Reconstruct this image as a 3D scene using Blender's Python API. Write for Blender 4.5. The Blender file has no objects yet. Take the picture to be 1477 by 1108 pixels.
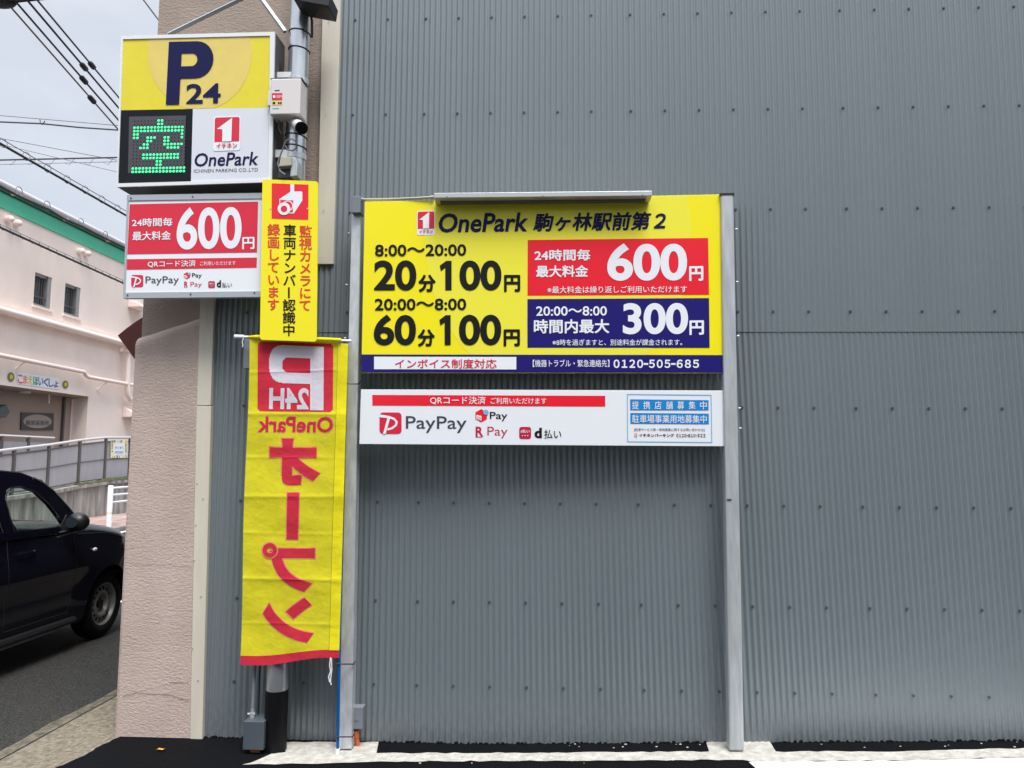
import bpy, bmesh, math, random
from mathutils import Vector, Matrix
R = math.radians
random.seed(7)
SC = bpy.context.scene
COL = SC.collection

# ------------------------------------------------------------------ camera
TILT, YAW, ROLL, FPX, CH = R(5.407), R(2.763), R(0.400), 1110.0, 1.62
CAM = Vector((0, -4.4, CH))
ROT = (Matrix.Rotation(YAW, 3, 'Z') @ Matrix.Rotation(math.pi/2 + TILT, 3, 'X') @ Matrix.Rotation(ROLL, 3, 'Z'))
cd = bpy.data.cameras.new('camera'); cam = bpy.data.objects.new('camera', cd); COL.objects.link(cam)
cam.matrix_world = Matrix.Translation(CAM) @ ROT.to_4x4()
cd.sensor_fit = 'HORIZONTAL'; cd.sensor_width = 36; cd.lens = 36*FPX/1477
cd.clip_start = 0.05; cd.clip_end = 2000
SC.camera = cam

# ------------------------------------------------------------------ sky, sun, exposure
SUN_EL, SUN_AZ = R(62), R(157)          # azimuth clockwise from +Y: the light comes from behind the camera
wd = bpy.data.worlds.new('World'); SC.world = wd; wd.use_nodes = True
nt = wd.node_tree; nt.nodes.clear()
def N(t, kind, **kw):
    n = t.nodes.new(kind)
    for k, v in kw.items():
        if k in n.inputs: n.inputs[k].default_value = v
        else: setattr(n, k, v)
    return n
sky = N(nt, 'ShaderNodeTexSky', sky_type='NISHITA', sun_disc=False, sun_elevation=SUN_EL, sun_rotation=SUN_AZ)
sky.air_density = 1.0; sky.dust_density = 4.0; sky.ozone_density = 1.0
tc = N(nt, 'ShaderNodeTexCoord'); mp = N(nt, 'ShaderNodeMapping'); mp.inputs['Scale'].default_value = (1, 1, 2.2)
nz = N(nt, 'ShaderNodeTexNoise', Scale=2.3, Detail=6.0, Roughness=0.55)
cr = N(nt, 'ShaderNodeValToRGB')
cr.color_ramp.elements[0].position = 0.32; cr.color_ramp.elements[0].color = (3.2, 3.5, 4.1, 1)
cr.color_ramp.elements[1].position = 0.68; cr.color_ramp.elements[1].color = (4.55, 4.75, 5.05, 1)
sx = N(nt, 'ShaderNodeSeparateXYZ')
gr = N(nt, 'ShaderNodeMapRange'); gr.inputs['From Min'].default_value = 0.50; gr.inputs['From Max'].default_value = 1.0
gr.inputs['To Min'].default_value = 1.0; gr.inputs['To Max'].default_value = 3.6
vm = N(nt, 'ShaderNodeVectorMath', operation='SCALE')
mx = N(nt, 'ShaderNodeMixRGB'); mx.inputs['Fac'].default_value = 0.90
bg = N(nt, 'ShaderNodeBackground', Strength=0.0785); wo = N(nt, 'ShaderNodeOutputWorld')
L = nt.links.new
L(tc.outputs['Generated'], mp.inputs['Vector']); L(mp.outputs[0], nz.inputs['Vector']); L(nz.outputs['Fac'], cr.inputs['Fac'])
L(tc.outputs['Generated'], sx.inputs[0]); L(sx.outputs['Z'], gr.inputs['Value'])
L(cr.outputs['Color'], vm.inputs[0]); L(gr.outputs[0], vm.inputs['Scale'])
L(sky.outputs[0], mx.inputs['Color1']); L(vm.outputs[0], mx.inputs['Color2']); L(mx.outputs[0], bg.inputs['Color']); L(bg.outputs[0], wo.inputs['Surface'])
sd = bpy.data.lights.new('sun', 'SUN'); sd.energy = 1.5; sd.angle = R(26); sd.color = (1, 0.97, 0.93)
sun = bpy.data.objects.new('sun', sd); COL.objects.link(sun)
_dir = Vector((math.sin(SUN_AZ)*math.cos(SUN_EL), math.cos(SUN_AZ)*math.cos(SUN_EL), math.sin(SUN_EL)))
sun.rotation_euler = _dir.to_track_quat('Z', 'Y').to_euler()
vs = SC.view_settings; vs.view_transform = 'Standard'; vs.look = 'None'; vs.gamma = 1; vs.exposure = 1.32
SC.cycles.max_bounces = 6

# ------------------------------------------------------------------ helpers
def ray(px, py): return ROT @ Vector(((px - 738.5)/FPX, -(py - 554)/FPX, -1))
def at(px, py, axis, val):
    """the point of an axis-aligned plane that the photograph shows at this pixel"""
    d = ray(px, py); t = (val - CAM[axis])/d[axis]; return CAM + d*t
def gz(x): return 0.035 + max(0.0, (min(x, 6) + 0.4)*0.0295)       # the lot climbs to the right
def atg(px, py, dz=0.0):
    z = 0.04
    for _ in range(5):
        p = at(px, py, 2, z); z = gz(p.x) + dz
    return p

def lin(c):
    c = c/255.0
    return c/12.92 if c <= 0.04045 else ((c + 0.055)/1.055)**2.4
def rgb(r, g, b): return (lin(r), lin(g), lin(b))

def mat(name, col, rough=0.6, metal=0.0, var=0.0, vscale=6.0, bump=0.0, bscale=40.0, stretch=(1, 1, 1), spec=0.5, coat=0.0, col2=None):
    """procedural principled material; var / col2 mixes a noise-driven tint, bump a fine noise relief"""
    m = bpy.data.materials.new(name); m.use_nodes = True; t = m.node_tree
    b = t.nodes['Principled BSDF']
    b.inputs['Roughness'].default_value = rough; b.inputs['Metallic'].default_value = metal
    b.inputs['Specular IOR Level'].default_value = spec; b.inputs['Coat Weight'].default_value = coat
    b.inputs['Base Color'].default_value = (*col, 1)
    if var or col2 or bump:
        tc = N(t, 'ShaderNodeTexCoord'); mp = N(t, 'ShaderNodeMapping'); mp.inputs['Scale'].default_value = stretch
        t.links.new(tc.outputs['Object'], mp.inputs['Vector'])
    if var or col2:
        nz = N(t, 'ShaderNodeTexNoise', Scale=vscale, Detail=5.0, Roughness=0.6)
        cr = N(t, 'ShaderNodeValToRGB'); c2 = col2 or tuple(min(1, c*(1 + var)) for c in col)
        c1 = col if col2 else tuple(c*(1 - var) for c in col)
        cr.color_ramp.elements[0].position = 0.36; cr.color_ramp.elements[0].color = (*c1, 1)
        cr.color_ramp.elements[1].position = 0.66; cr.color_ramp.elements[1].color = (*c2, 1)
        t.links.new(mp.outputs[0], nz.inputs['Vector']); t.links.new(nz.outputs['Fac'], cr.inputs['Fac'])
        t.links.new(cr.outputs['Color'], b.inputs['Base Color'])
    if bump:
        n2 = N(t, 'ShaderNodeTexNoise', Scale=bscale, Detail=4.0); bp = N(t, 'ShaderNodeBump', Strength=bump, Distance=0.01)
        t.links.new(mp.outputs[0], n2.inputs['Vector']); t.links.new(n2.outputs['Fac'], bp.inputs['Height'])
        t.links.new(bp.outputs['Normal'], b.inputs['Normal'])
    return m

M = {}
def mk(k, *a, **kw): M[k] = mat(k, *a, **kw); return M[k]
mk('steel_grey', rgb(109, 119, 124), 0.34, 0.0, 0.022, 1.3, stretch=(3, 3, .25), spec=1.0)
mk('bolt_grey', rgb(72, 80, 86), 0.5)
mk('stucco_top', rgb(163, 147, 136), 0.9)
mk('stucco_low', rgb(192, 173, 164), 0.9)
mk('cream_trim', rgb(205, 199, 183), 0.55, var=0.05, vscale=3, stretch=(4, 4, .6))
mk('galvanised', rgb(205, 209, 212), 0.30, 0.4, 0.14, 14, stretch=(2, 2, .6), bump=0.05, bscale=30)
mk('galvanised_dull', rgb(180, 185, 188), 0.5, 0.35, 0.12, 12, stretch=(3, 3, .4))
mk('pole_steel', rgb(206, 210, 214), 0.24, 0.8, 0.10, 5, stretch=(3, 3, .8), bump=0.06, bscale=9)
mk('aluminium', rgb(200, 203, 205), 0.35, 0.6)
mk('black_rubber', (0.012, 0.012, 0.014), 0.45)
mk('black_wrap', (0.005, 0.005, 0.006), 0.42, spec=.2, bump=0.1, bscale=60)
mk('yellow_print', rgb(244, 230, 24), 0.32, spec=0.45, var=.015, vscale=2.2)
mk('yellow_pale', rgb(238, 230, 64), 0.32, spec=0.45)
mk('yellow_lamp', rgb(226, 210, 50), 0.3, var=0.03, vscale=8)
mk('peach_lamp', rgb(224, 202, 106), 0.3, var=0.035, vscale=9)
mk('red_print', rgb(232, 28, 48), 0.35)
mk('red_dull', rgb(214, 34, 60), 0.35)
mk('crimson_print', rgb(190, 30, 66), 0.35)
mk('navy_print', rgb(34, 29, 110), 0.35, spec=.25)
mk('navy_letter', (.006, .006, .062), 0.35, spec=.22)
mk('black_print', (.008, .008, .008), 0.45, spec=.22)
mk('slate_print', rgb(62, 66, 80), 0.4)
mk('white_print', rgb(232, 235, 240), 0.35)
mk('white_panel', rgb(230, 233, 238), 0.3)
mk('grey_panel', rgb(214, 218, 226), 0.3)
mk('blue_print', rgb(16, 132, 206), 0.35)
mk('cyan_line', rgb(120, 176, 214), 0.35)
mk('orange_red', rgb(226, 62, 34), 0.4)
mk('white_frame', rgb(226, 228, 230), 0.35)
mk('sign_side', rgb(92, 95, 98), 0.5, 0.2)
mk('sign_frame', rgb(176, 182, 188), 0.4, 0.4)
mk('led_black', (0.008, 0.010, 0.014), 0.12, spec=.2)
mk('led_board', rgb(70, 68, 74), 0.35, var=0.08, vscale=30)
mk('plastic_white', rgb(214, 209, 208), 0.4)
mk('plastic_beige', rgb(176, 172, 156), 0.45)
mk('plastic_grey', rgb(116, 122, 130), 0.5)
mk('box_grey', rgb(74, 82, 90), 0.45, var=0.04)
mk('orange_pipe', rgb(196, 104, 52), 0.5)
mk('blue_pole', rgb(0, 84, 148), 0.3)
mk('asphalt_new', (0.0030, 0.0032, 0.0042), 0.9, bump=0.6, bscale=160, col2=(0.0085, 0.009, 0.0105), vscale=170, spec=.06)
mk('asphalt_old', rgb(32, 32, 31), 0.9, bump=0.8, bscale=120, col2=rgb(72, 71, 68), vscale=85, spec=.25)
mk('gutter', rgb(96, 89, 75), 0.95, bump=0.9, bscale=60, col2=rgb(142, 132, 115), vscale=38)
mk('gutter_lip', rgb(70, 66, 56), 0.95, bump=0.8, bscale=60, col2=rgb(122, 114, 98), vscale=18)
mk('mortar', rgb(166, 162, 152), 0.95, bump=0.9, bscale=70, col2=rgb(198, 195, 187), vscale=22)
mk('white_paint', rgb(232, 232, 230), 0.7, bump=0.3, bscale=90)
mk('leaf', rgb(222, 160, 60), 0.7)
mk('pink_wall', rgb(238, 222, 212), 0.85, var=0.04, vscale=1.2, stretch=(1, 1, .5))
mk('pink_shaded', rgb(158, 138, 126), 0.85)  # wall pink darkened: canopy shade put into the entrance colour
mk('pink_pipe', rgb(242, 224, 216), 0.5)
mk('green_band', rgb(78, 196, 158), 0.55, var=0.05, vscale=1.0)
mk('gutter_white', rgb(200, 198, 204), 0.5)
mk('frame_metal', rgb(150, 152, 154), 0.4, 0.4)
mk('dark_glass', rgb(44, 52, 58), 0.08)
mk('mesh_panel', rgb(160, 158, 162), 0.6, var=0.06, vscale=1.5, stretch=(3, 3, .4))
mk('rail_dark', rgb(96, 92, 90), 0.5, 0.3)
mk('rail_light', rgb(206, 204, 206), 0.4, 0.3)
mk('old_concrete', rgb(108, 106, 102), 0.95, bump=0.5, bscale=12, col2=rgb(168, 165, 160), vscale=2.2, stretch=(1, 2.5, .35))
mk('moss', rgb(74, 80, 46), 0.95, bump=1, bscale=30, var=.3, vscale=12)
mk('brick_path', rgb(150, 116, 108), 0.9, col2=rgb(176, 164, 156), vscale=3.5)
mk('rail_white', rgb(232, 234, 238), 0.45)
mk('maroon', rgb(76, 40, 38), 0.7, spec=.2)
mk('wire_black', (0.02, 0.02, 0.022), 0.6)
mk('wire_tan', rgb(110, 92, 66), 0.6)
mk('wire_grey', rgb(120, 122, 130), 0.6)
mk('car_paint', (0.0035, 0.0042, 0.011), 0.08, spec=0.45)
mk('car_plastic', (0.012, 0.012, 0.014), 0.4)
mk('tyre', (0.007, 0.007, 0.008), 0.8, spec=.2)
mk('rim', rgb(148, 148, 147), 0.4, 0.3)
mk('sky_blocker', rgb(60, 62, 56), 0.95, var=.2, vscale=1)
mk('lens', rgb(226, 226, 222), 0.15)
mk('amber', rgb(200, 130, 40), 0.2)
mk('side_wall', (0.030, 0.026, 0.025), 0.8, var=.2, vscale=2)
mk('paper_cream', rgb(232, 228, 200), 0.6)
mk('seat_fabric', rgb(74, 72, 60), 0.9)
mk('seam_dark', rgb(66, 74, 80), 0.8)
mk('crack_or_ridge_shade', rgb(120, 106, 98), 0.95)
mk('cord_white', rgb(230, 230, 232), 0.6)
mk('lens_black', (0.01, 0.01, 0.012), 0.1)
mk('plaque', rgb(150, 140, 132), 0.6)
mk('plaque_frame', rgb(60, 54, 52), 0.5)
for k, c in dict(kana_red=(226, 50, 60), kana_orange=(238, 140, 40), kana_yellow=(226, 196, 40), kana_green=(60, 150, 90), kana_blue=(50, 110, 190), kana_navy=(60, 70, 150), kana_purple=(120, 70, 140), emblem_olive=(120, 116, 70), emblem_lime=(200, 200, 60)).items():
    mk(k, rgb(*c), 0.6)
# splash dirt low on the steel sheeting: dusty specks and runs that thin out upwards
t = M['steel_grey'].node_tree; b = t.nodes['Principled BSDF']; src = b.inputs['Base Color'].links[0].from_socket
ge = N(t, 'ShaderNodeNewGeometry'); sp_ = N(t, 'ShaderNodeSeparateXYZ'); mr = N(t, 'ShaderNodeMapRange'); mr.inputs['From Min'].default_value = .55; mr.inputs['From Max'].default_value = .05
nn_ = N(t, 'ShaderNodeTexNoise', Scale=55.0, Detail=6.0); mp2 = N(t, 'ShaderNodeMapping'); mp2.inputs['Scale'].default_value = (1, 1, .35)
mu = N(t, 'ShaderNodeMath', operation='MULTIPLY'); ss = N(t, 'ShaderNodeMapRange'); ss.inputs['From Min'].default_value = .30; ss.inputs['From Max'].default_value = .62; ss.inputs['To Max'].default_value = .42
mxd = N(t, 'ShaderNodeMixRGB'); mxd.inputs['Color2'].default_value = (.085, .083, .078, 1)
for a, q in ((ge.outputs['Position'], sp_.inputs[0]), (sp_.outputs['Z'], mr.inputs['Value']), (ge.outputs['Position'], mp2.inputs['Vector']), (mp2.outputs[0], nn_.inputs['Vector']), (nn_.outputs['Fac'], mu.inputs[0]), (mr.outputs[0], mu.inputs[1]), (mu.outputs[0], ss.inputs['Value']), (ss.outputs[0], mxd.inputs['Fac']), (src, mxd.inputs['Color1']), (mxd.outputs[0], b.inputs['Base Color'])):
    t.links.new(a, q)
# stucco: combed horizontal relief with blotches of dirt
for k in ('stucco_top', 'stucco_low'):
    t = M[k].node_tree; b = t.nodes['Principled BSDF']; base = tuple(b.inputs['Base Color'].default_value)
    tc = N(t, 'ShaderNodeTexCoord'); mp = N(t, 'ShaderNodeMapping'); mp.inputs['Scale'].default_value = (1, 1, 2.0)
    w = N(t, 'ShaderNodeTexNoise', Scale=40.0, Detail=8.0, Roughness=0.68, Distortion=0.4); bp = N(t, 'ShaderNodeBump', Strength=0.46, Distance=0.02)
    d = N(t, 'ShaderNodeTexNoise', Scale=2.6, Detail=5.0); cr = N(t, 'ShaderNodeValToRGB')
    cr.color_ramp.elements[0].position = .3; cr.color_ramp.elements[0].color = tuple(c*q for c, q in zip(base[:3], (.84, .85, .83))) + (1,)
    cr.color_ramp.elements[1].position = .7; cr.color_ramp.elements[1].color = tuple(c*1.06 for c in base[:3]) + (1,)
    for a, q in ((tc.outputs['Object'], mp.inputs['Vector']), (mp.outputs[0], w.inputs['Vector']), (tc.outputs['Object'], d.inputs['Vector']), (w.outputs['Fac'], bp.inputs['Height']),
                 (bp.outputs['Normal'], b.inputs['Normal']), (d.outputs['Fac'], cr.inputs['Fac']), (cr.outputs['Color'], b.inputs['Base Color'])):
        t.links.new(a, q)
def emis(name, col, s):
    m = bpy.data.materials.new(name); m.use_nodes = True; b = m.node_tree.nodes['Principled BSDF']
    b.inputs['Base Color'].default_value = (*col, 1); b.inputs['Emission Color'].default_value = (*col, 1); b.inputs['Emission Strength'].default_value = s
    M[name] = m
emis('led_green', (0.03, 0.82, 0.24), 0.8)
def glass(name, tint, amount):
    m = bpy.data.materials.new(name); m.use_nodes = True; t = m.node_tree; t.nodes.clear()
    tr = N(t, 'ShaderNodeBsdfTransparent'); tr.inputs[0].default_value = (*tint, 1); gl = N(t, 'ShaderNodeBsdfGlossy', Roughness=0.02)
    lw = N(t, 'ShaderNodeLayerWeight'); lw.inputs['Blend'].default_value = .5; fr = N(t, 'ShaderNodeMath', operation='POWER'); fr.inputs[1].default_value = 4.0
    t.links.new(lw.outputs['Facing'], fr.inputs[0]); ad = N(t, 'ShaderNodeMath', operation='MULTIPLY_ADD'); ad.inputs[1].default_value = .7; ad.inputs[2].default_value = amount
    ms = N(t, 'ShaderNodeMixShader'); o = N(t, 'ShaderNodeOutputMaterial')
    t.links.new(fr.outputs[0], ad.inputs[0]); t.links.new(ad.outputs[0], ms.inputs[0]); t.links.new(tr.outputs[0], ms.inputs[1]); t.links.new(gl.outputs[0], ms.inputs[2]); t.links.new(ms.outputs[0], o.inputs['Surface'])
    M[name] = m
glass('car_glass', (0.88, 0.96, 0.93), 0.07)
# banner cloth lets some light through
def cloth(name, col):
    m = bpy.data.materials.new(name); m.use_nodes = True; t = m.node_tree; b = t.nodes['Principled BSDF']
    b.inputs['Base Color'].default_value = (*col, 1); b.inputs['Roughness'].default_value = 0.85
    tl = N(t, 'ShaderNodeBsdfTranslucent'); tl.inputs[0].default_value = (*col, 1); ms = N(t, 'ShaderNodeMixShader'); ms.inputs[0].default_value = 0.2
    tc = N(t, 'ShaderNodeTexCoord'); w = N(t, 'ShaderNodeTexNoise', Scale=9.0, Detail=4.0); bp = N(t, 'ShaderNodeBump', Strength=0.5, Distance=0.02)
    t.links.new(tc.outputs['Object'], w.inputs['Vector']); t.links.new(w.outputs['Fac'], bp.inputs['Height']); t.links.new(bp.outputs['Normal'], b.inputs['Normal'])
    o = t.nodes['Material Output']; t.links.new(b.outputs[0], ms.inputs[1]); t.links.new(tl.outputs[0], ms.inputs[2]); t.links.new(ms.outputs[0], o.inputs['Surface'])
    M[name] = m
cloth('cloth_yellow', rgb(226, 216, 32)); cloth('cloth_sleeve', rgb(246, 232, 10)); cloth('cloth_red', rgb(214, 40, 66)); cloth('cloth_white', rgb(224, 222, 232)); cloth('cloth_edge', rgb(232, 150, 110))

def origin(o):
    v = Vector((0, 0, 0))
    while o is not None: v = v + o.location; o = o.parent
    return v
def link(name, me, m, parent=None, smooth=False):
    o = bpy.data.objects.new(name, me); COL.objects.link(o); me.materials.append(M[m] if isinstance(m, str) else m)
    if parent is not None:
        o.parent = parent; w = origin(parent)
        me.transform(Matrix.Translation(-w))
    if smooth:
        for p in me.polygons: p.use_smooth = True
    return o
def tag(o, label=None, cat=None, group=None, kind=None):
    for k, v in (('label', label), ('category', cat), ('group', group), ('kind', kind)):
        if v: o[k] = v
    return o
def thing(name, label, cat, loc=(0, 0, 0), group=None):
    o = bpy.data.objects.new(name, None); COL.objects.link(o); o.location = loc; o.empty_display_size = 0.1
    return tag(o, label, cat, group)

class MB:
    def __init__(s): s.v = []; s.f = []
    def add(s, vs, fs):
        n = len(s.v); s.v += [Vector(v) for v in vs]; s.f += [[n + i for i in f] for f in fs]; return s
    def box(s, c, d, rot=None):
        vs = []
        for x in (-.5, .5):
            for y in (-.5, .5):
                for z in (-.5, .5):
                    p = Vector((x*d[0], y*d[1], z*d[2]))
                    if rot is not None: p = rot @ p
                    vs.append(Vector(c) + p)
        return s.add(vs, [(0, 1, 3, 2), (4, 6, 7, 5), (0, 4, 5, 1), (2, 3, 7, 6), (0, 2, 6, 4), (1, 5, 7, 3)])
    def bb(s, lo, hi): return s.box([(a + b)/2 for a, b in zip(lo, hi)], [abs(b - a) for a, b in zip(lo, hi)])
    def tube(s, pts, r, n=10, cap=True):
        pts = [Vector(p) for p in pts]; rs = r if isinstance(r, (list, tuple)) else [r]*len(pts)
        rings = []; up = None
        for i, p in enumerate(pts):
            t = (pts[min(i + 1, len(pts) - 1)] - pts[max(i - 1, 0)]).normalized()
            if up is None: up = Vector((0, 0, 1)) if abs(t.z) < .9 else Vector((0, 1, 0))
            a = t.cross(up).normalized(); up = a.cross(t).normalized()
            rings.append([p + (a*math.cos(2*math.pi*k/n) + up*math.sin(2*math.pi*k/n))*rs[i] for k in range(n)])
        vs = [q for g in rings for q in g]; fs = []
        for i in range(len(pts) - 1):
            for k in range(n): fs.append((i*n + k, i*n + (k + 1) % n, (i + 1)*n + (k + 1) % n, (i + 1)*n + k))
        if cap: fs += [tuple(range(n)), tuple(reversed(range((len(pts) - 1)*n, len(pts)*n)))]
        return s.add(vs, fs)
    def prism(s, poly, off):
        """polygon (3-D points, planar) extruded by the vector off"""
        poly = [Vector(p) for p in poly]; n = len(poly); off = Vector(off)
        return s.add(poly + [p + off for p in poly], [tuple(range(n)), tuple(reversed(range(n, 2*n)))] + [(i, n + i, n + (i + 1) % n, (i + 1) % n) for i in range(n)])
    def face(s, pts): return s.add(pts, [tuple(range(len(pts)))])
    def ball(s, c, r, nu=14, nv=9, M3=None):
        r = r if isinstance(r, (list, tuple)) else (r, r, r); vs = []; fs = []
        for j in range(nv + 1):
            a = math.pi*j/nv
            for i in range(nu):
                b = 2*math.pi*i/nu; p = Vector((r[0]*math.sin(a)*math.cos(b), r[1]*math.sin(a)*math.sin(b), r[2]*math.cos(a)))
                vs.append(Vector(c) + (M3 @ p if M3 else p))
        for j in range(nv):
            for i in range(nu): fs.append((j*nu + i, (j + 1)*nu + i, (j + 1)*nu + (i + 1) % nu, j*nu + (i + 1) % nu))
        return s.add(vs, fs)
    def build(s, name, m, parent=None, smooth=False, bevel=0, seg=2, recalc=True):
        me = bpy.data.meshes.new(name); me.from_pydata([tuple(v) for v in s.v], [], s.f)
        if recalc:
            b = bmesh.new(); b.from_mesh(me); bmesh.ops.remove_doubles(b, verts=b.verts, dist=1e-6); bmesh.ops.recalc_face_normals(b, faces=b.faces); b.to_mesh(me); b.free()
        o = link(name, me, m, parent, smooth)
        if smooth: smooth_by_angle(o)
        if bevel:
            md = o.modifiers.new('bevel', 'BEVEL'); md.width = bevel; md.segments = seg; md.limit_method = 'ANGLE'; md.angle_limit = R(40)
            for p in o.data.polygons: p.use_smooth = True
            md.harden_normals = True
        return o
def build_each(mb, name, m, parent=None, smooth=False):
    """every separate piece of mb as a part of its own"""
    par = list(range(len(mb.v)))
    def find(a):
        while par[a] != a: par[a] = par[par[a]]; a = par[a]
        return a
    for f in mb.f:
        for k in f[1:]: par[find(k)] = find(f[0])
    gr = {}
    for f in mb.f: gr.setdefault(find(f[0]), []).append(f)
    for fs in gr.values():
        ids = sorted({k for f in fs for k in f}); mp_ = {k: q for q, k in enumerate(ids)}
        MB().add([mb.v[k] for k in ids], [[mp_[k] for k in f] for f in fs]).build(name, m, parent, smooth)
def smooth_by_angle(o, ang=R(38)):
    me = o.data; b = bmesh.new(); b.from_mesh(me)
    for e in b.edges:
        if len(e.link_faces) == 2 and e.calc_face_angle(0) > ang: e.smooth = False
    b.to_mesh(me); b.free()

# a flat panel standing in the place: pixels of the photograph are measured on its own plane
class Panel:
    def __init__(s, px, py, Y, yaw=0.0):
        s.p = at(px, py, 1, Y); s.n = Matrix.Rotation(yaw, 3, 'Z') @ Vector((0, -1, 0))
    def pt(s, px, py, off=0.0):
        d = ray(px, py); p0 = s.p + s.n*off; t = (p0 - CAM).dot(s.n)/d.dot(s.n); return CAM + d*t
    def slab(s, quad, thick, name, m, parent, off=0.0, bevel=0.0):
        return MB().prism([s.pt(x, y, off) for x, y in quad], -s.n*thick).build(name, m, parent, bevel=bevel)
    def poly(s, pts, off, name, m, parent):
        return MB().face([s.pt(x, y, off) for x, y in pts]).build(name, m, parent)
def bil(q, u, v):
    (a, b, c, d) = q                         # BL, BR, TR, TL
    return (a[0]*(1-u)*(1-v) + b[0]*u*(1-v) + c[0]*u*v + d[0]*(1-u)*v, a[1]*(1-u)*(1-v) + b[1]*u*(1-v) + c[1]*u*v + d[1]*(1-u)*v)
def rrect(q, ru, rv, n=6):
    out = []
    for cx, cy, a0 in ((1-ru, 1-rv, 0), (ru, 1-rv, 90), (ru, rv, 180), (1-ru, rv, 270)):
        for k in range(n + 1):
            a = R(a0 + 90*k/n); out.append(bil(q, cx + ru*math.cos(a), cy + rv*math.sin(a)))
    return out
def Q(x0, y0, x1, y1, h, lean=0.0, h1=None):
    h1 = h if h1 is None else h1
    return [(x0, y0), (x1, y1), (x1 - lean*h1, y1 - h1), (x0 - lean*h, y0 - h)]
_txt = {}
def glyphs(s, bold, shear, spacing=1.0):
    key = (s, bold, shear, spacing)
    if key not in _txt:
        c = bpy.data.curves.new('lettering', 'FONT'); c.body = s; c.size = 1; c.offset = bold; c.shear = shear; c.resolution_u = 8 if len(s) < 6 else 3; c.space_character = spacing
        o = bpy.data.objects.new('lettering', c); COL.objects.link(o)
        dg = bpy.context.evaluated_depsgraph_get(); me = bpy.data.meshes.new_from_object(o.evaluated_get(dg))
        _txt[key] = ([v.co.copy() for v in me.vertices], [tuple(p.vertices) for p in me.polygons])
        bpy.data.objects.remove(o); bpy.data.curves.remove(c); bpy.data.meshes.remove(me)
    return _txt[key]
def text(P, s, q, m, parent, off=0.004, bold=0.0, shear=0.0, spacing=1.0, em=None, name='lettering', grid=0):
    """s fitted to the quad q (pixels BL, BR, TR, TL) on the panel P; em=True fits the em square of one sign instead"""
    cjk = any(ord(c) > 0x2fff for c in s) and not grid
    vs, fs = glyphs(s, 0.0 if cjk else bold, shear, spacing)
    sh = bold*.8 if cjk else 0.0
    if em: x0, x1, y0, y1 = 0, .96, -.10, .86
    else:
        x0 = min(v.x for v in vs) - sh; x1 = max(v.x for v in vs) + sh; y0 = min(v.y for v in vs) - sh; y1 = max(v.y for v in vs) + sh
    uv = [((v.x - x0)/(x1 - x0), (v.y - y0)/(y1 - y0)) for v in vs]
    if grid:
        b = bmesh.new(); bv = [b.verts.new((u, v, 0)) for u, v in uv]
        for f in fs:
            try: b.faces.new([bv[i] for i in f])
            except ValueError: pass
        for k in range(1, grid):
            for ax in ((1, 0, 0), (0, 1, 0)):
                bmesh.ops.bisect_plane(b, geom=b.verts[:] + b.edges[:] + b.faces[:], plane_co=Vector(ax)*(k/grid), plane_no=ax)
        b.verts.index_update(); uv = [(v.co.x, v.co.y) for v in b.verts]; fs = [tuple(v.index for v in f.verts) for f in b.faces]; b.free()
    mb = MB()
    if sh > 0:       # heavier strokes: the sign laid over itself, each pass a hair's breadth further out
        for k in range(8):
            a = 2*math.pi*k/8; du, dv = sh*math.cos(a)/(x1 - x0), sh*math.sin(a)/(y1 - y0)
            mb.add([P.pt(*bil(q, u + du, v + dv), off + .00006*k) for u, v in uv], fs)
    else: mb.add([P.pt(*bil(q, u, v), off) for u, v in uv], fs)
    return mb.build(name, m, parent, recalc=False)
def group_text(P, items, m, parent, off=0.004, name='lettering', **kw):
    """several signs of one line written as one mesh"""
    mb = MB()
    for s, q in items:
        o = text(P, s, q, m, None, off, **kw); me = o.data
        mb.add([v.co for v in me.vertices], [tuple(p.vertices) for p in me.polygons])
        bpy.data.objects.remove(o); bpy.data.meshes.remove(me)
    return mb.build(name, m, parent, recalc=False)
ONE = [(1, 0), (1, 1), (.47, 1), (.47, .235), (.10, .345), (0, .165), (.56, 0)]
def num100(P, q1, q0, m, parent, off, bold):
    """the price 100: a flagged figure one and two noughts"""
    mb = MB(); mb.face([P.pt(*p, off) for p in rel(q1, ONE)])
    o = text(P, '00', q0, m, None, off, bold=bold); me = o.data
    mb.add([v.co for v in me.vertices], [tuple(p.vertices) for p in me.polygons]); bpy.data.objects.remove(o); bpy.data.meshes.remove(me)
    return mb.build('lettering', m, parent, recalc=False)
def num(P, s, q, m, parent, off, bold):
    w = s.translate({ord(c): 0xFF10 + int(c) for c in '0123456789'})
    return text(P, w, q, m, parent, off, bold=bold, spacing=.585)
def rel(q, pts): return [bil(q, x, 1 - y) for x, y in pts]
def disc(P, cx, cy, rx, ry, off, name, m, parent, n=28):
    return P.poly([(cx + rx*math.cos(2*math.pi*k/n), cy + ry*math.sin(2*math.pi*k/n)) for k in range(n)], off, name, m, parent)
def ring(P, cx, cy, r1, r0, off, name, m, parent, n=32, a0=0, a1=360, sy=1.0):
    mb = MB(); pts = []
    full = abs(a1 - a0) >= 360; k1 = n if full else n + 1
    for k in range(k1):
        a = R(a0 + (a1 - a0)*k/n)
        for r in (r1, r0): pts.append(P.pt(cx + r*math.cos(a), cy + r*sy*math.sin(a), off))
    fs = [(2*k, 2*((k + 1) % k1), 2*((k + 1) % k1) + 1, 2*k + 1) for k in range(n)]
    return mb.add(pts, fs).build(name, m, parent)
LOGO1 = [(.70, .02), (.685, .75), (.315, .75), (.315, .375), (.09, .355)]
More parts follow.
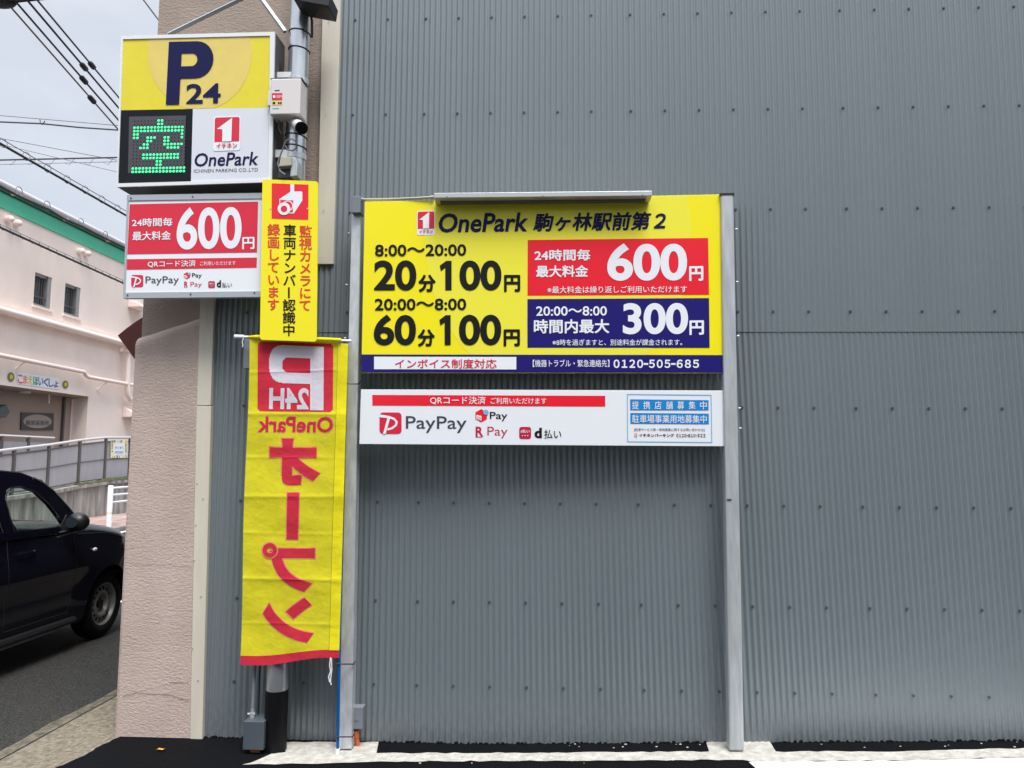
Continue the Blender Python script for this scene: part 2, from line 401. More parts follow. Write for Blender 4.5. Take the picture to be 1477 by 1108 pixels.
def one_logo(P, q, parent, off, lower=True):
    """red tile with a white figure one over the name of the company in katakana"""
    wq = [bil(q, -.05, -.04), bil(q, 1.05, -.04), bil(q, 1.05, 1.04), bil(q, -.05, 1.04)]
    b = P.poly(rrect(wq, .09, .07), off, 'logo', 'white_print', parent)
    P.poly([bil(q, 0, .25), bil(q, 1, .25)] + [p for p in rrect(q, .08, .06)[:14]], off + .0015, 'logo_tile', 'red_dull', b)
    P.poly(rel(q, LOGO1), off + .003, 'figure_one', 'white_print', b)
    if lower: text(P, 'イチネン', [bil(q, .08, .045), bil(q, .92, .045), bil(q, .92, .2), bil(q, .08, .2)], 'red_dull', b, off + .003, bold=.03, shear=-.1)
    return b
#__BUILDING__

# ================================================================== ground
def sheet(name, pts, z, m, kind='structure'):
    o = MB().face([(p[0], p[1], z + (gz(p[0]) if z_lot else 0)) for p in pts]).build(name, m, None); return tag(o, kind=kind)
def strip_ground(name, x0, x1, y0, y1, dz, m, nx=60):
    mb = MB(); vs = []; fs = []
    for i in range(nx + 1):
        x = x0 + (x1 - x0)*i/nx
        vs += [(x, y0, gz(x) + dz), (x, y1, gz(x) + dz)]
    for i in range(nx): fs.append((2*i, 2*i + 2, 2*i + 3, 2*i + 1))
    return tag(mb.add(vs, fs).build(name, m), kind='structure')
z_lot = False
g = MB().face([(-400, -400, -.05), (400, -400, -.05), (400, 600, -.05), (-400, 600, -.05)]).build('ground', 'asphalt_old'); tag(g, kind='structure')
# side street: flat carriageway, gutter apron falling towards it
tag(MB().add([(-9.0, -30, .03), (-3.5, -30, .03), (-2.93, -30, 0.0), (-2.93, 60, 0.0), (-3.5, 60, .03), (-9.0, 60, .03)], [(0, 1, 4, 5), (1, 2, 3, 4)]).build('road', 'asphalt_old'), kind='structure')
gp = MB(); random.seed(3)
ys = [-30, -6] + [-3 + .25*i for i in range(60)] + [20, 60]
for a, b, za, zb, nm, mm in ((-2.985, -2.90, .004, .006, 'gutter_lip', 'gutter_lip'), (-2.885, -2.30, .008, .036, 'gutter', 'gutter')):
    vs = []; fs = []
    for i, y in enumerate(ys):
        j = random.uniform(-.018, .018) if nm == 'gutter_lip' else 0
        vs += [(a + j, y, za), (b, y, zb)]
        if i: fs.append((2*i - 2, 2*i - 1, 2*i + 1, 2*i))
    tag(MB().add(vs, fs).build(nm, mm), kind='structure')
tag(MB().bb((-2.90, -30, -.03), (-2.885, 60, .002)).build('gutter_groove', 'wire_black'), kind='structure')
# parking lot in fresh black asphalt: its left edge runs obliquely over the gutter apron
tri = MB(); edge = [(-2.62, -.75), (-2.447, -.36), (-2.43, -.16), (-2.40, -.03), (-2.385, .06)]
rj = random.Random(5); el = []
for i in range(len(edge) - 1):
    for k in range(6):
        u = k/6; el.append((edge[i][0] + (edge[i+1][0] - edge[i][0])*u + rj.uniform(-.008, .008), edge[i][1] + (edge[i+1][1] - edge[i][1])*u))
el.append(edge[-1])
vs = []; fs = []
for i, (x, y) in enumerate(el):
    vs += [(x, y, .0415), (-1.9, y, .0415)]
    if i: fs.append((2*i - 2, 2*i - 1, 2*i + 1, 2*i))
tag(MB().add(vs, fs).build('lot_edge', 'asphalt_new'), kind='structure')
strip_ground('parking_lot', -1.9, 8, -25, .03, .0065, 'asphalt_new', 80)
tag(MB().face([(-2.62, -25, .0415), (-1.9, -25, .0415), (-1.9, -.75, .0415), (-2.62, -.75, .0415)]).build('lot_edge', 'asphalt_new'), kind='structure')
def ground_patch(name, px, dz, m, jit=0.0, sub=4, seed=1):
    rr = random.Random(seed); pts = []
    for i, (a, b) in enumerate(px):
        c, d = px[(i + 1) % len(px)]
        n = max(1, int(math.hypot(c - a, d - b)/12)*sub//4)
        for k in range(n):
            u = k/n; j = (rr.uniform(-jit, jit), rr.uniform(-jit, jit)) if k else (0, 0)
            p = atg(a + (c - a)*u + j[0], b + (d - b)*u + j[1], dz); pts.append((p.x, min(p.y, .02), gz(p.x) + dz))
    o = MB().face(pts).build(name, m)
    b = bmesh.new(); b.from_mesh(o.data); bmesh.ops.triangulate(b, faces=b.faces, ngon_method='EAR_CLIP'); b.to_mesh(o.data); b.free()
    for p in o.data.polygons: p.use_smooth = False
    return tag(o, kind='structure')
ground_patch('mortar_bed', [(349, 1103), (372, 1096), (392, 1087), (412, 1085), (411, 1071), (470, 1070), (546, 1070), (543, 1086.5), (780, 1085.5), (1023, 1084), (1018, 1069), (1110, 1069), (1119, 1084), (1300, 1084), (1478, 1079), (1700, 1074), (1700, 1087), (1478, 1092), (1300, 1097), (1085, 1098.5), (1072, 1096), (800, 1097), (560, 1098.5), (470, 1101)], .0105, 'mortar', .9, seed=2)
ground_patch('painted_line', [(1080, 1099), (1300, 1097.5), (1478, 1092.8), (1700, 1088), (1760, 1150), (1120, 1160), (1104, 1122)], .0145, 'white_paint', .5, seed=4)
# bitumen pressed up against the foot of the sheeting
tb = MB(); rt = random.Random(11); x = -1.98
segs = [(-1.96, -1.47), (-.95, .86), (1.22, 4.5)]
while x < 4.5:
    if any(a < x < b for a, b in segs):
        h = rt.uniform(.004, .016); w = rt.uniform(.012, .03)
        tb.ball((x, -.004, gz(x) + .004), (w*.6, .009, h), 7, 5)
    x += rt.uniform(.012, .034)
tag(tb.build('asphalt_edge', 'asphalt_new', smooth=True), kind='structure')
cm = MB(); rc = random.Random(21)
for k in range(46):
    x = rc.uniform(-1.0, 2.6); y = rc.choice((rc.uniform(-.10, -.02), rc.uniform(-.30, -.18))); r = rc.uniform(.002, .006)
    cm.ball((x, y, gz(x) + .011), (r*1.4, r, r*.6), 6, 4)
o = cm.build('mortar_crumbs', 'mortar'); o['kind'] = 'stuff'
lf = MB(); c = atg(232, 1085); lf.add([c + Vector(p) for p in ((-.028, -.004, .012), (-.012, -.014, .02), (.014, -.012, .016), (.026, .004, .022), (.010, .013, .013), (-.014, .010, .018))], [(0, 1, 5), (1, 2, 4, 5), (2, 3, 4)])
tag(lf.build('fallen_leaf', 'leaf'), 'single yellow fallen leaf lying on the fresh black asphalt', 'leaf')

# unseen bank added behind the viewer to block low sky light
tag(MB().prism([(-2.3, -7.6, -.04), (-2.3, -10.0, 6.6), (-2.3, -30, 7.0), (-2.3, -30, -.04)], (50, 0, 0)).build('sky_blocker', 'sky_blocker'), kind='structure')

# ================================================================== the corrugated building
B = thing('corrugated_building', 'tall building with grey corrugated steel cladding and a beige stucco corner behind the signs', 'building', (-2.4, 0, 0))
PITCH = .03317; X0 = -.749; AMP = .0046; SEAM = CH + .718
def xshear(x): # the lower course of sheets hangs slightly out of plumb
    e = .004 if x < -.93 else (.033 if x > 1.2 else .006 + (x + .93)/2.13*.027)
    return e
def prof(x): return AMP*math.cos(2*math.pi*(x - X0)/PITCH)
xs = [-1.995 + PITCH/10*i for i in range(int(6.9/(PITCH/10)))]
def sheetmesh(zs, y0, shear=False, skip=None):
    vs = []; fs = []
    for z in zs:
        for x in xs:
            dx = xshear(x)*(SEAM - z) if shear else 0
            vs.append((x + dx, y0 - prof(x) - .0016*(((x - X0 + .5*PITCH)/(37*PITCH)) % 1.0), z))
    n = len(xs)
    for j in range(len(zs) - 1):
        for i in range(n - 1):
            if skip and skip(xs[i], zs[j]): continue
            fs.append((j*n + i, j*n + i + 1, (j + 1)*n + i + 1, (j + 1)*n + i))
    return MB().add(vs, fs)
upper = sheetmesh([SEAM, 2.752, 7.2], -.0035, skip=lambda x, z: z > 2.7 and x < -1.29).build('upper_cladding', 'steel_grey', B, smooth=False, recalc=False)
lower = sheetmesh([gz(-2) - .03, SEAM + .06], 0.0, True).build('lower_cladding', 'steel_grey', B, recalc=False)
for o in (upper, lower):
    for p in o.data.polygons: p.use_smooth = True
# bolts on the ridges: sheets repeat every 37 waves, six bolts a sheet
cols = []
for k in range(-1, 5):
    for j in range(6):
        x = X0 + k*37*PITCH + j*6*PITCH
        if -1.96 < x < 4.5: cols.append(x)
bolts = []
for z in (CH + 3.233, CH + 2.633, CH + 2.035, CH + 1.434, CH + .835, CH + .286, CH - .261, CH - .811, CH - 1.269):
    for x in cols:
        if z > 2.7 and x < -1.22: continue
        up = z > SEAM
        xx = x if up else x + xshear(x)*(SEAM - z)
        bolts.append((Vector((xx, (-.0035 if up else 0) - AMP, z)), upper if up else lower))
def boltshape():
    mb = MB(); n = 12
    mb.tube([(0, .001, 0), (0, -.0022, 0)], .0085, n); mb.tube([(0, -.002, 0), (0, -.0065, 0)], .0052, 6)
    return mb
def vis(p):
    q = ROT.transposed() @ (p - CAM); x = 738.5 - FPX*q.x/q.z; y = 554 + FPX*q.y/q.z
    if not (0 < x < 1477 and 0 < y < 1108): return 9e9
    if (515 < x < 1068 and (280 < y < 540 or 560 < y < 645)) or (x < 500 and y < 1080 and x > 350): return 5e9
    return (p - CAM).length
bolts.sort(key=lambda b: vis(b[0]))
bme = None
for p, par in bolts[:100]:
    if bme is None:
        o = boltshape().build('bolt', 'bolt_grey', None, smooth=True); bme = o
    else:
        o = bme.copy(); COL.objects.link(o)
    o.parent = par; o.location = p - origin(par)
mb = MB()
for p, par in bolts[100:]:
    s = boltshape(); mb.add([v + p for v in s.v], s.f)
o = mb.build('bolt_rows', 'bolt_grey', B, smooth=True); o['kind'] = 'stuff'
# stucco: upper face, thicker lower face with a slanting shoulder, return along the side street
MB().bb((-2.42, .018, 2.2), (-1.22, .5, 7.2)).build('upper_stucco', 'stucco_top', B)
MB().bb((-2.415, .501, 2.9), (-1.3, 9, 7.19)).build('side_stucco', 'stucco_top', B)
MB().bb((-2.41, .499, .0), (-1.3, 9, 2.895)).build('side_wall', 'side_wall', B)
c0 = at(199, 487, 1, -.02); c1 = at(292, 457, 1, -.02); slope = (c1.z - c0.z)/(c1.x - c0.x)
zl = lambda x, d=0: c0.z + d + slope*(x - c0.x)
prof5 = [(-.020, -.075), (-.0215, -.045), (-.015, -.022), (.002, -.004), (.02, .006)]
vs = []; fs = []; nx = 24; xa, xb = -2.432, -1.985
for i in range(nx + 1):
    x = xa + (xb - xa)*i/nx
    vs += [(x, -.020, .0)] + [(x, y + .002*math.sin(x*37), zl(x, dz)) for y, dz in prof5]
m_ = len(prof5) + 1
for i in range(nx):
    for k in range(m_ - 1): fs.append((i*m_ + k, (i + 1)*m_ + k, (i + 1)*m_ + k + 1, i*m_ + k + 1))
mb = MB().add(vs, fs)
side = [(xa, -.020, 0)] + [(xa, y, zl(xa, dz)) for y, dz in prof5] + [(xa, .5, zl(xa, .004)), (xa, .5, 0)]
mb.face(side)
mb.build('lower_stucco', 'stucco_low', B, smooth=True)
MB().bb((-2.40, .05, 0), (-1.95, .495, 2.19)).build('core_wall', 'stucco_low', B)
MB().bb((-1.95, .03, 0), (4.9, 9, 7.15)).build('rear_wall', 'steel_grey', B)
MB().bb((-2.45, -.03, 7.2), (4.95, 9.05, 7.32)).build('roof_edge', 'cream_trim', B)
P0 = Panel(300, 700, -.024)
def stucco_line(pts, w):
    mb = MB(); rr = random.Random(int(pts[0][0])); L_ = []
    for i in range(len(pts) - 1):
        for k in range(5): u = k/5; L_.append((pts[i][0] + (pts[i+1][0] - pts[i][0])*u, pts[i][1] + (pts[i+1][1] - pts[i][1])*u + rr.uniform(-.7, .7)))
    L_.append(pts[-1])
    mb.add([P0.pt(x, y + s*w*rr.uniform(.4, 1)) for x, y in L_ for s in (-.5, .5)], [(2*i, 2*i + 2, 2*i + 3, 2*i + 1) for i in range(len(L_) - 1)])
    mb.build('crack_or_ridge_shade', 'crack_or_ridge_shade', B)
stucco_line([(177, 1004), (196, 999), (217, 1001), (245, 1002.5), (260, 1007.5), (272, 1010)], 1.1)
stucco_line([(245, 984.4), (272, 984.6)], .8); stucco_line([(188, 812), (215, 814), (246, 815.5), (280, 818.5)], .5)  # last line: shade of a faint trowel ridge, painted on
# cream corner flashings
def flashing(name, pl, pr, z_cut, y0=-.026):
    a0 = at(*pl[0], 1, y0); a1 = at(*pl[1], 1, y0); b0 = at(*pr[0], 1, y0); b1 = at(*pr[1], 1, y0)
    mb = MB(); mb.prism([a1, b1, b0, a0], (0, .05, 0)); return mb.build(name, 'cream_trim', B, bevel=.003)
flashing('corner_flashing', [(465.5, -6), (456.5, 381)], [(491.5, -6), (480.5, 381)], 0)
flashing('corner_flashing', [(289, 425), (283.4, 585)], [(309.5, 425), (303.6, 585)], 0)
flashing('corner_flashing', [(283.2, 586), (274, 1066.5)], [(304.4, 586), (291.5, 1067.5)], 0, -.029)
mb = MB(); 
for x, y in ((297, 459), (284, 697), (293, 719), (282.5, 757), (280, 808), (290, 860), (277.5, 935), (285.5, 981), (474, 30), (470, 165), (467, 303)):
    p = at(x, y, 1, -.031); mb.tube([p, p + Vector((0, -.003, 0))], .0035, 8)
build_each(mb, 'screw', 'galvanised_dull', B)
# maroon awning over a side door, seen end-on past the corner
A = thing('awning', 'dark maroon curved awning sticking out from the side of the stucco building', 'awning', (-2.45, 1.7, 2.0))
tip = at(169.7, 484, 1, 1.7); tp = at(202.5, 459, 1, 1.7); bt = at(200.5, 527, 1, 1.7)
d = (tp - tip); pr = [tip]
for k in range(1, 7): u = k/6*2.4; pr.append(tip + Vector((d.x*u, 0, d.z*(u - .13*u*u)*1.12)))
pr.append(Vector((-2.45, 1.7, pr[-1].z + .02))); pr.append(Vector((-2.45, 1.7, 1.2))); pr.append(bt + (bt - tip)*.25); 
MB().prism(pr, (0, 1.6, 0)).build('awning_cover', 'maroon', A)

# ================================================================== main rate board between two steel posts
Y1 = -.165; PB = Panel(783, 420, Y1, R(2.0))
def post(name, label, tl, tr, bl, br, depth, ytop, m):
    t = thing(name, label, 'sign post', (0, 0, 0), 'steel posts of the rate board')
    a = at(*tl, 1, ytop); b = at(*tr, 1, ytop); c = at(*bl, 1, ytop); e = at(*br, 1, ytop)
    t.location = ((c + e)/2).x, ytop + depth/2, gz(c.x)
    return t, a, b, c, e
lp, a, b, c, e = post('sign_post', 'left galvanised square post of the rate board, beside the yellow banner', (507.2, 296), (521, 296), (487.2, 1081), (506.8, 1081), .075, -.155, 'galvanised')
MB().prism([a, b, e, c], (0, .075, 0)).build('steel_tube', 'galvanised', lp, bevel=.005)
jb = MB().bb((0, 0, 0), (.052, .085, .098)); o_ = at(506.6, 307, 1, -.20); jb.v = [v + o_ for v in jb.v]
jb.build('junction_box', 'plastic_grey', lp, bevel=.004)
mb = MB(); q0 = at(519, 288, 1, -.175); q1 = at(626, 284.5, 1, -.20); mid = [q0.lerp(q1, u) + Vector((0, 0, -.004*math.sin(u*math.pi))) for u in (0, .25, .5, .75, 1)]
mb.tube(mid, .0075, 8); mb.tube([mid[0], mid[0].lerp(mid[1], .22)], .011, 8); mb.tube([mid[-1].lerp(mid[-2], .18), mid[-1]], .011, 8)
mb.build('conduit', 'plastic_beige', lp, smooth=True)
rp, a, b, c, e = post('sign_post', 'right galvanised square post of the rate board, alone against the cladding', (1039.6, 279), (1058.4, 279), (1052, 1084), (1074, 1084), .075, -.15, 'galvanised')
MB().prism([a, b, e, c], (0, .075, 0)).build('steel_tube', 'galvanised_dull', rp, bevel=.012, seg=3)
MB().prism([at(1038.6, 278.6, 1, -.153), at(1059.4, 278.2, 1, -.153), at(1059.4, 281, 1, -.153), at(1038.6, 281, 1, -.153)], (0, .081, 0)).build('end_cap', 'black_rubber', rp)
mb = MB()
for x, y in ((1060.5, 331), (1061.5, 407), (1063, 485), (1065, 589), (1066, 618)):
    p = at(x, y, 1, -.12); mb.tube([p, p + Vector((.012, 0, 0))], .006, 8)
build_each(mb, 'bolt_end', 'galvanised_dull', rp)
p = at(1052, 720.3, 1, -.151); MB().bb(p + Vector((-.014, -.004, -.003)), p + Vector((.012, .002, .003))).build('strap_clip', 'bolt_grey', rp)
mb = MB()
for x, y in ((505, 337), (501.5, 411), (499.5, 488), (499.5, 587), (498.6, 612)):
    p = at(x, y, 1, -.12); mb.tube([p, p + Vector((-.012, 0, 0))], .006, 8)
build_each(mb, 'bolt_end', 'galvanised_dull', lp)

RB = thing('rate_board', 'large yellow and navy parking rate board fixed between the two steel posts', 'rate board', PB.pt(783, 538))
PB.slab([(521, 537.7), (1043, 538.2), (1039.4, 280.4), (526, 291)], .03, 'panel', 'yellow_print', RB, bevel=.002)
pn = RB.children[0]
# paler printed disc on the yellow field, cut off by the edges
def clip_poly(pts, q):
    out = pts
    for i in range(4):
        a, b = q[i], q[(i + 1) % 4]; res = []
        ins = lambda p: (b[0]-a[0])*(p[1]-a[1]) - (b[1]-a[1])*(p[0]-a[0]) <= 0
        for k in range(len(out)):
            p, r_ = out[k], out[(k + 1) % len(out)]
            if ins(p): res.append(p)
            if ins(p) != ins(r_):
                d1 = (b[0]-a[0])*(p[1]-a[1]) - (b[1]-a[1])*(p[0]-a[0]); d2 = (b[0]-a[0])*(r_[1]-a[1]) - (b[1]-a[1])*(r_[0]-a[0]); u = d1/(d1-d2)
                res.append((p[0]+(r_[0]-p[0])*u, p[1]+(r_[1]-p[1])*u))
        out = res
    return out
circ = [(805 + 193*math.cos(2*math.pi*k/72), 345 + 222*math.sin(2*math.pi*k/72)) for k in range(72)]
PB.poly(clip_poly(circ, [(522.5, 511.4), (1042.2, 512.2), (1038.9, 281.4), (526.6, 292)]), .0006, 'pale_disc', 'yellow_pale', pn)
PB.poly([(521.2, 537.2), (1042.8, 537.7), (1042.5, 512.2), (521.5, 511.3)], .0015, 'navy_band', 'navy_print', pn)
nb = RB
one_logo(PB, [(602.6, 338), (626.2, 337.6), (626.2, 305), (602.6, 305.6)], RB, .0015)
text(PB, 'OnePark', Q(632.7, 335.8, 761.5, 334, 28), 'navy_letter', RB, .003, bold=.022, shear=.16)
text(PB, '駒ヶ林駅前第２', Q(768.8, 334, 960.5, 331.5, 26.5), 'navy_letter', RB, .003, bold=.034, shear=.16)
text(PB, '8:00～20:00', Q(540.8, 369.8, 672.5, 369, 17), 'black_print', RB, .003, bold=.026)
text(PB, '20', Q(539.4, 419.3, 600.5, 419, 43.6), 'black_print', RB, .003, bold=.03)
text(PB, '分', Q(603.3, 421.2, 628.5, 421, 25), 'black_print', RB, .003, bold=.048)
num100(PB, Q(634.2, 418.6, 651.3, 418.6, 42.4), Q(662.7, 419.2, 723.3, 419, 43.4), 'black_print', RB, .003, .03)
text(PB, '円', Q(727, 421, 750.4, 421, 24.5), 'black_print', RB, .003, bold=.048)
text(PB, '20:00～8:00', Q(540.4, 447.8, 672.5, 447.4, 17), 'black_print', RB, .003, bold=.026)
text(PB, '60', Q(539, 498.2, 600, 498, 44.4), 'black_print', RB, .003, bold=.03)
text(PB, '分', Q(602.2, 499.8, 627.3, 499.6, 24.8), 'black_print', RB, .003, bold=.048)
num100(PB, Q(633.6, 497.6, 650, 497.6, 43), Q(662, 498.2, 723, 498, 44.2), 'black_print', RB, .003, .03)
text(PB, '円', Q(726.3, 499.6, 750, 499.5, 24.5), 'black_print', RB, .003, bold=.048)
rb = PB.poly([(760.8, 426.6), (1022.7, 425), (1021.4, 343.3), (761.2, 346.3)], .0015, 'red_box', 'red_print', RB)
text(PB, '24時間毎', Q(771, 376.6, 851.5, 375.8, 16.4), 'white_print', rb, .003, bold=.03)
text(PB, '最大料金', Q(773.2, 400.2, 848.2, 399.6, 17.2), 'white_print', rb, .003, bold=.03)
text(PB, '600', Q(875.8, 405.2, 991, 404.8, 54), 'white_print', rb, .003, bold=.03)
text(PB, '円', Q(994, 405.6, 1014.5, 405.2, 21.4), 'white_print', rb, .003, bold=.042)
text(PB, '※最大料金は繰り返しご利用いただけます', Q(789.5, 423.2, 991, 422, 10), 'white_print', rb, .003, bold=.006)
nbx = PB.poly([(760.7, 501.7), (1023.6, 501.7), (1022.7, 430), (760.7, 431.5)], .0015, 'navy_box', 'navy_print', RB)
text(PB, '20:00～8:00', Q(773.4, 455.8, 875.4, 455.4, 13.8), 'white_print', nbx, .003, bold=.02)
text(PB, '時間内最大', Q(770, 481.2, 878.8, 480.8, 20.4), 'white_print', nbx, .003, bold=.03)
text(PB, '300', Q(898.4, 482.4, 992.4, 482, 45), 'white_print', nbx, .003, bold=.03)
text(PB, '円', Q(994.4, 483.4, 1015.4, 483, 21), 'white_print', nbx, .003, bold=.042)
text(PB, '※8時を過ぎますと、別途料金が課金されます。', Q(796.9, 498.4, 984, 498.2, 8.9), 'white_print', nbx, .003, bold=.006)
wb = PB.poly([(539.6, 532.6), (744.7, 533), (744.7, 515), (539.6, 514.6)], .003, 'white_box', 'white_print', RB)
text(PB, 'インボイス制度対応', Q(569.7, 531.4, 716.3, 531.6, 13.6), 'red_dull', wb, .0045, bold=.014)
text(PB, '【機器トラブル・緊急連絡先】', Q(768.5, 529.4, 879, 529.4, 10.6), 'white_print', RB, .003, bold=.006)
for s_, x0, x1 in (('0120', 885, 927.6), ('505', 936, 966.9), ('685', 976, 1008.2)): num(PB, s_, Q(x0, 530.9, x1, 530.9, 12.2), 'white_print', RB, .003, .04)
for x0 in (928.4, 967.9): PB.poly([(x0, 526.4), (x0 + 6.6, 526.4), (x0 + 6.6, 523.8), (x0, 523.8)], .003, 'hyphen', 'white_print', RB)

WB = thing('payment_board', 'long white payment board below the yellow rate board, between the steel posts', 'sign board', PB.pt(783, 643))
PB.slab([(518.2, 640.6), (1045.3, 643.9), (1043.6, 563.4), (520.6, 561.8)], .02, 'panel', 'white_panel', WB, bevel=.0015)
def pay_logos(P, W, k, sq, tx, m1, p1, r2, p2, ic, dd, hr):
    """row of wallet names: square mark, three wordmarks, small tile"""
    q = [(sq[0], sq[3]), (sq[2], sq[3]), (sq[2], sq[1]), (sq[0], sq[1])]
    t = P.poly(rrect(q, .17, .17), .0015, 'wallet_mark', 'red_dull', W)
    # white pen-drawn P: a sweeping bowl entering from the left edge and a slanting stem
    mb = MB(); pts = []
    bow = [(0, .16, .13), (.2, .185, .12), (.45, .22, .11), (.66, .30, .10), (.78, .44, .10), (.74, .60, .10), (.58, .73, .10), (.36, .80, .085)]
    for i, (x, y, w) in enumerate(bow):
        x2, y2, _ = bow[min(i + 1, 7)]; x1, y1, _ = bow[max(i - 1, 0)]; dx, dy = x2 - x1, y2 - y1; l_ = math.hypot(dx, dy); nx_, ny_ = -dy/l_*w/2, dx/l_*w/2
        for s in (1, -1): pts.append(P.pt(*bil(q, x + s*nx_, 1 - (y + s*ny_)), .003))
    mb.add(pts, [(2*i, 2*i + 1, 2*i + 3, 2*i + 2) for i in range(7)])
    mb.face([P.pt(*bil(q, x, 1 - y), .0034) for x, y in ((.36, .26), (.48, .28), (.28, 1.0), (.16, 1.0))])
    mb.build('drawn_letter', 'white_print', t)
    text(P, 'PayPay', tx, 'slate_print', W, .0015, bold=.004)
    cx, cy, rr = m1
    h = P.poly([(cx + rr*math.cos(R(30 + 60*i)), cy + rr*math.sin(R(30 + 60*i))) for i in range(6)], .0015, 'wallet_mark', 'red_print', W)
    text(P, 'm', Q(cx - rr*.7, cy + rr*.55, cx + rr*.05, cy + rr*.75, rr*.7), 'white_print', h, .003, bold=.03)
    disc(P, cx + rr*.72, cy - rr*.5, rr*.4, rr*.4, .004, 'blue_dot', 'cyan_line', h)
    text(P, 'Pay', p1, 'black_print', W, .0015, bold=.008)
    text(P, 'R', r2, 'crimson_print', W, .0015, bold=.03)
    P.poly([(r2[0][0] - .5, r2[0][1] + hr*.5), (r2[1][0] - .5, r2[1][1] + hr*.5), (r2[1][0] - 2*hr, r2[1][1] + hr*1.4), (r2[0][0] + .5, r2[0][1] + hr*1.5)], .0015, 'underline', 'crimson_print', W)
    text(P, 'Pay', p2, 'crimson_print', W, .0015, bold=-.004)
    qi = [(ic[0], ic[3]), (ic[2], ic[3]), (ic[2], ic[1]), (ic[0], ic[1])]
    i_ = P.poly(rrect(qi, .2, .2), .0015, 'wallet_mark', 'crimson_print', W)
    text(P, 'd払い', [bil(qi, .12, .5), bil(qi, .88, .5), bil(qi, .88, .78), bil(qi, .12, .78)], 'white_print', i_, .003, bold=.02)
    for u in (.28, .5, .72):
        c_ = bil(qi, u, .27); disc(P, c_[0], c_[1], hr*.75, hr*.75, .003, 'white_dot', 'white_print', i_, 10)
    text(P, 'd', dd[0], 'black_print', W, .0015, bold=.045)
    text(P, '払い', dd[1], 'black_print', W, .0015, bold=.01)
rd = PB.poly([(537, 584.9), (873, 586.3), (873, 571), (537, 569.7)], .0015, 'red_band', 'red_print', WB)
text(PB, 'QRコード決済', Q(620.3, 583.6, 700.5, 583.9, 12), 'white_print', rd, .003, bold=.008)
text(PB, 'ご利用いただけます', Q(707.6, 582.8, 788.2, 583, 9.2), 'white_print', rd, .003, bold=.004)
pay_logos(PB, WB, 1, (547.3, 595, 579.2, 626), Q(585.4, 624.2, 673, 624.6, 24), (694, 599.6, 9.6), Q(706.5, 607.6, 731.8, 607.8, 13.4),
          Q(686, 629.4, 697.2, 629.5, 14), Q(703, 632, 732, 632.2, 16.4), (748.9, 615.8, 766, 633.2), (Q(771, 632, 781.6, 632, 15), Q(785, 632.6, 809.6, 632.8, 13)), 1.0)
fq = [(904.7, 637.7), (1027.3, 638.9), (1026.2, 569.5), (904.3, 568.3)]
fi = [(905.9, 636.5), (1026.1, 637.7), (1025.0, 570.7), (905.5, 569.5)]
mb = MB(); mb.add([PB.pt(*p, .0015) for p in fq + fi], [(0, 1, 5, 4), (1, 2, 6, 5), (2, 3, 7, 6), (3, 0, 4, 7)]); fr_ = mb.build('thin_frame', 'cyan_line', WB)
b1 = PB.poly([(909.1, 591.8), (1022, 592), (1022, 577.3), (908.9, 576)], .0015, 'blue_box', 'blue_print', WB)
group_text(PB, [(ch, Q(911.6 + 16.35*i, 590.4, 921.4 + 16.35*i, 590.5, 11.4)) for i, ch in enumerate('提携店舗募集中')], 'white_print', b1, .003, bold=.004)
b2 = PB.poly([(909.4, 611.2), (1022.5, 612), (1022.3, 596.7), (909.2, 595.7)], .0015, 'blue_box', 'blue_print', WB)
text(PB, '駐車場事業用地募集中', Q(911.8, 610, 1019.4, 610.6, 11.6), 'white_print', b2, .003, bold=.006)
text(PB, '[駐車サービス券・用地募集に関するお問い合わせは]', Q(915, 622.6, 1016.2, 622.9, 5), 'black_print', WB, .0015)
text(PB, 'イチネンパーキング', Q(921.8, 630.4, 972.1, 630.6, 5), 'black_print', WB, .0015, bold=.03, shear=-.08)
for s_, x0, x1 in (('0120', 975.6, 990), ('810', 992.8, 1003), ('322', 1006, 1017.4)): num(PB, s_, Q(x0, 630.6, x1, 630.7, 4.8), 'black_print', WB, .0015, .03)
for x0 in (990.5, 1003.6): PB.poly([(x0, 628.9), (x0 + 2, 628.9), (x0 + 2, 627.9), (x0, 627.9)], .0015, 'hyphen', 'black_print', WB)
one_logo(PB, [(915.4, 630.8), (918.9, 630.8), (918.9, 625.2), (915.4, 625.2)], WB, .0015, lower=False)

# lamp bar over the board
SL = thing('sign_light', 'long aluminium lamp bar along the top edge of the yellow rate board', 'light', PB.pt(783, 286))
fl, fr = PB.pt(626.2, 285.4, .105), PB.pt(940.5, 282.2, .105); n_ = PB.n
up = Vector((0, 0, 1)); hh = .027
mb = MB(); e_ = (fr - fl).normalized()
sec = [(0, 0), (0, hh), (-.02, hh + .004), (-.10, hh + .002), (-.10, -.004), (-.075, -.012), (-.03, -.008)]
for k in (0, 1):
    base = fl if k == 0 else fr
    for a_, b_ in sec: mb.v.append(base + n_*a_ + up*b_)
ns = len(sec); mb.f += [tuple(range(ns)), tuple(reversed(range(ns, 2*ns)))] + [(i, ns + i, ns + (i + 1) % ns, (i + 1) % ns) for i in range(ns)]
mb.build('lamp_housing', 'aluminium', SL, bevel=.002)
mb = MB()
mb.prism([fl + n_*-.032 + up*-.0095 + e_*.03, fr + n_*-.032 + up*-.0095 - e_*.03, fr + n_*-.072 + up*-.0125 - e_*.03, fl + n_*-.072 + up*-.0125 + e_*.03], (0, 0, -.004)); mb.build('diffuser', 'sign_side', SL)
mb = MB()
for u in (.06, .5, .955): p = fl.lerp(fr, u) + n_*.0005 + up*.004; mb.tube([p, p + n_*.002], .003, 8)
build_each(mb, 'screw', 'bolt_grey', SL)

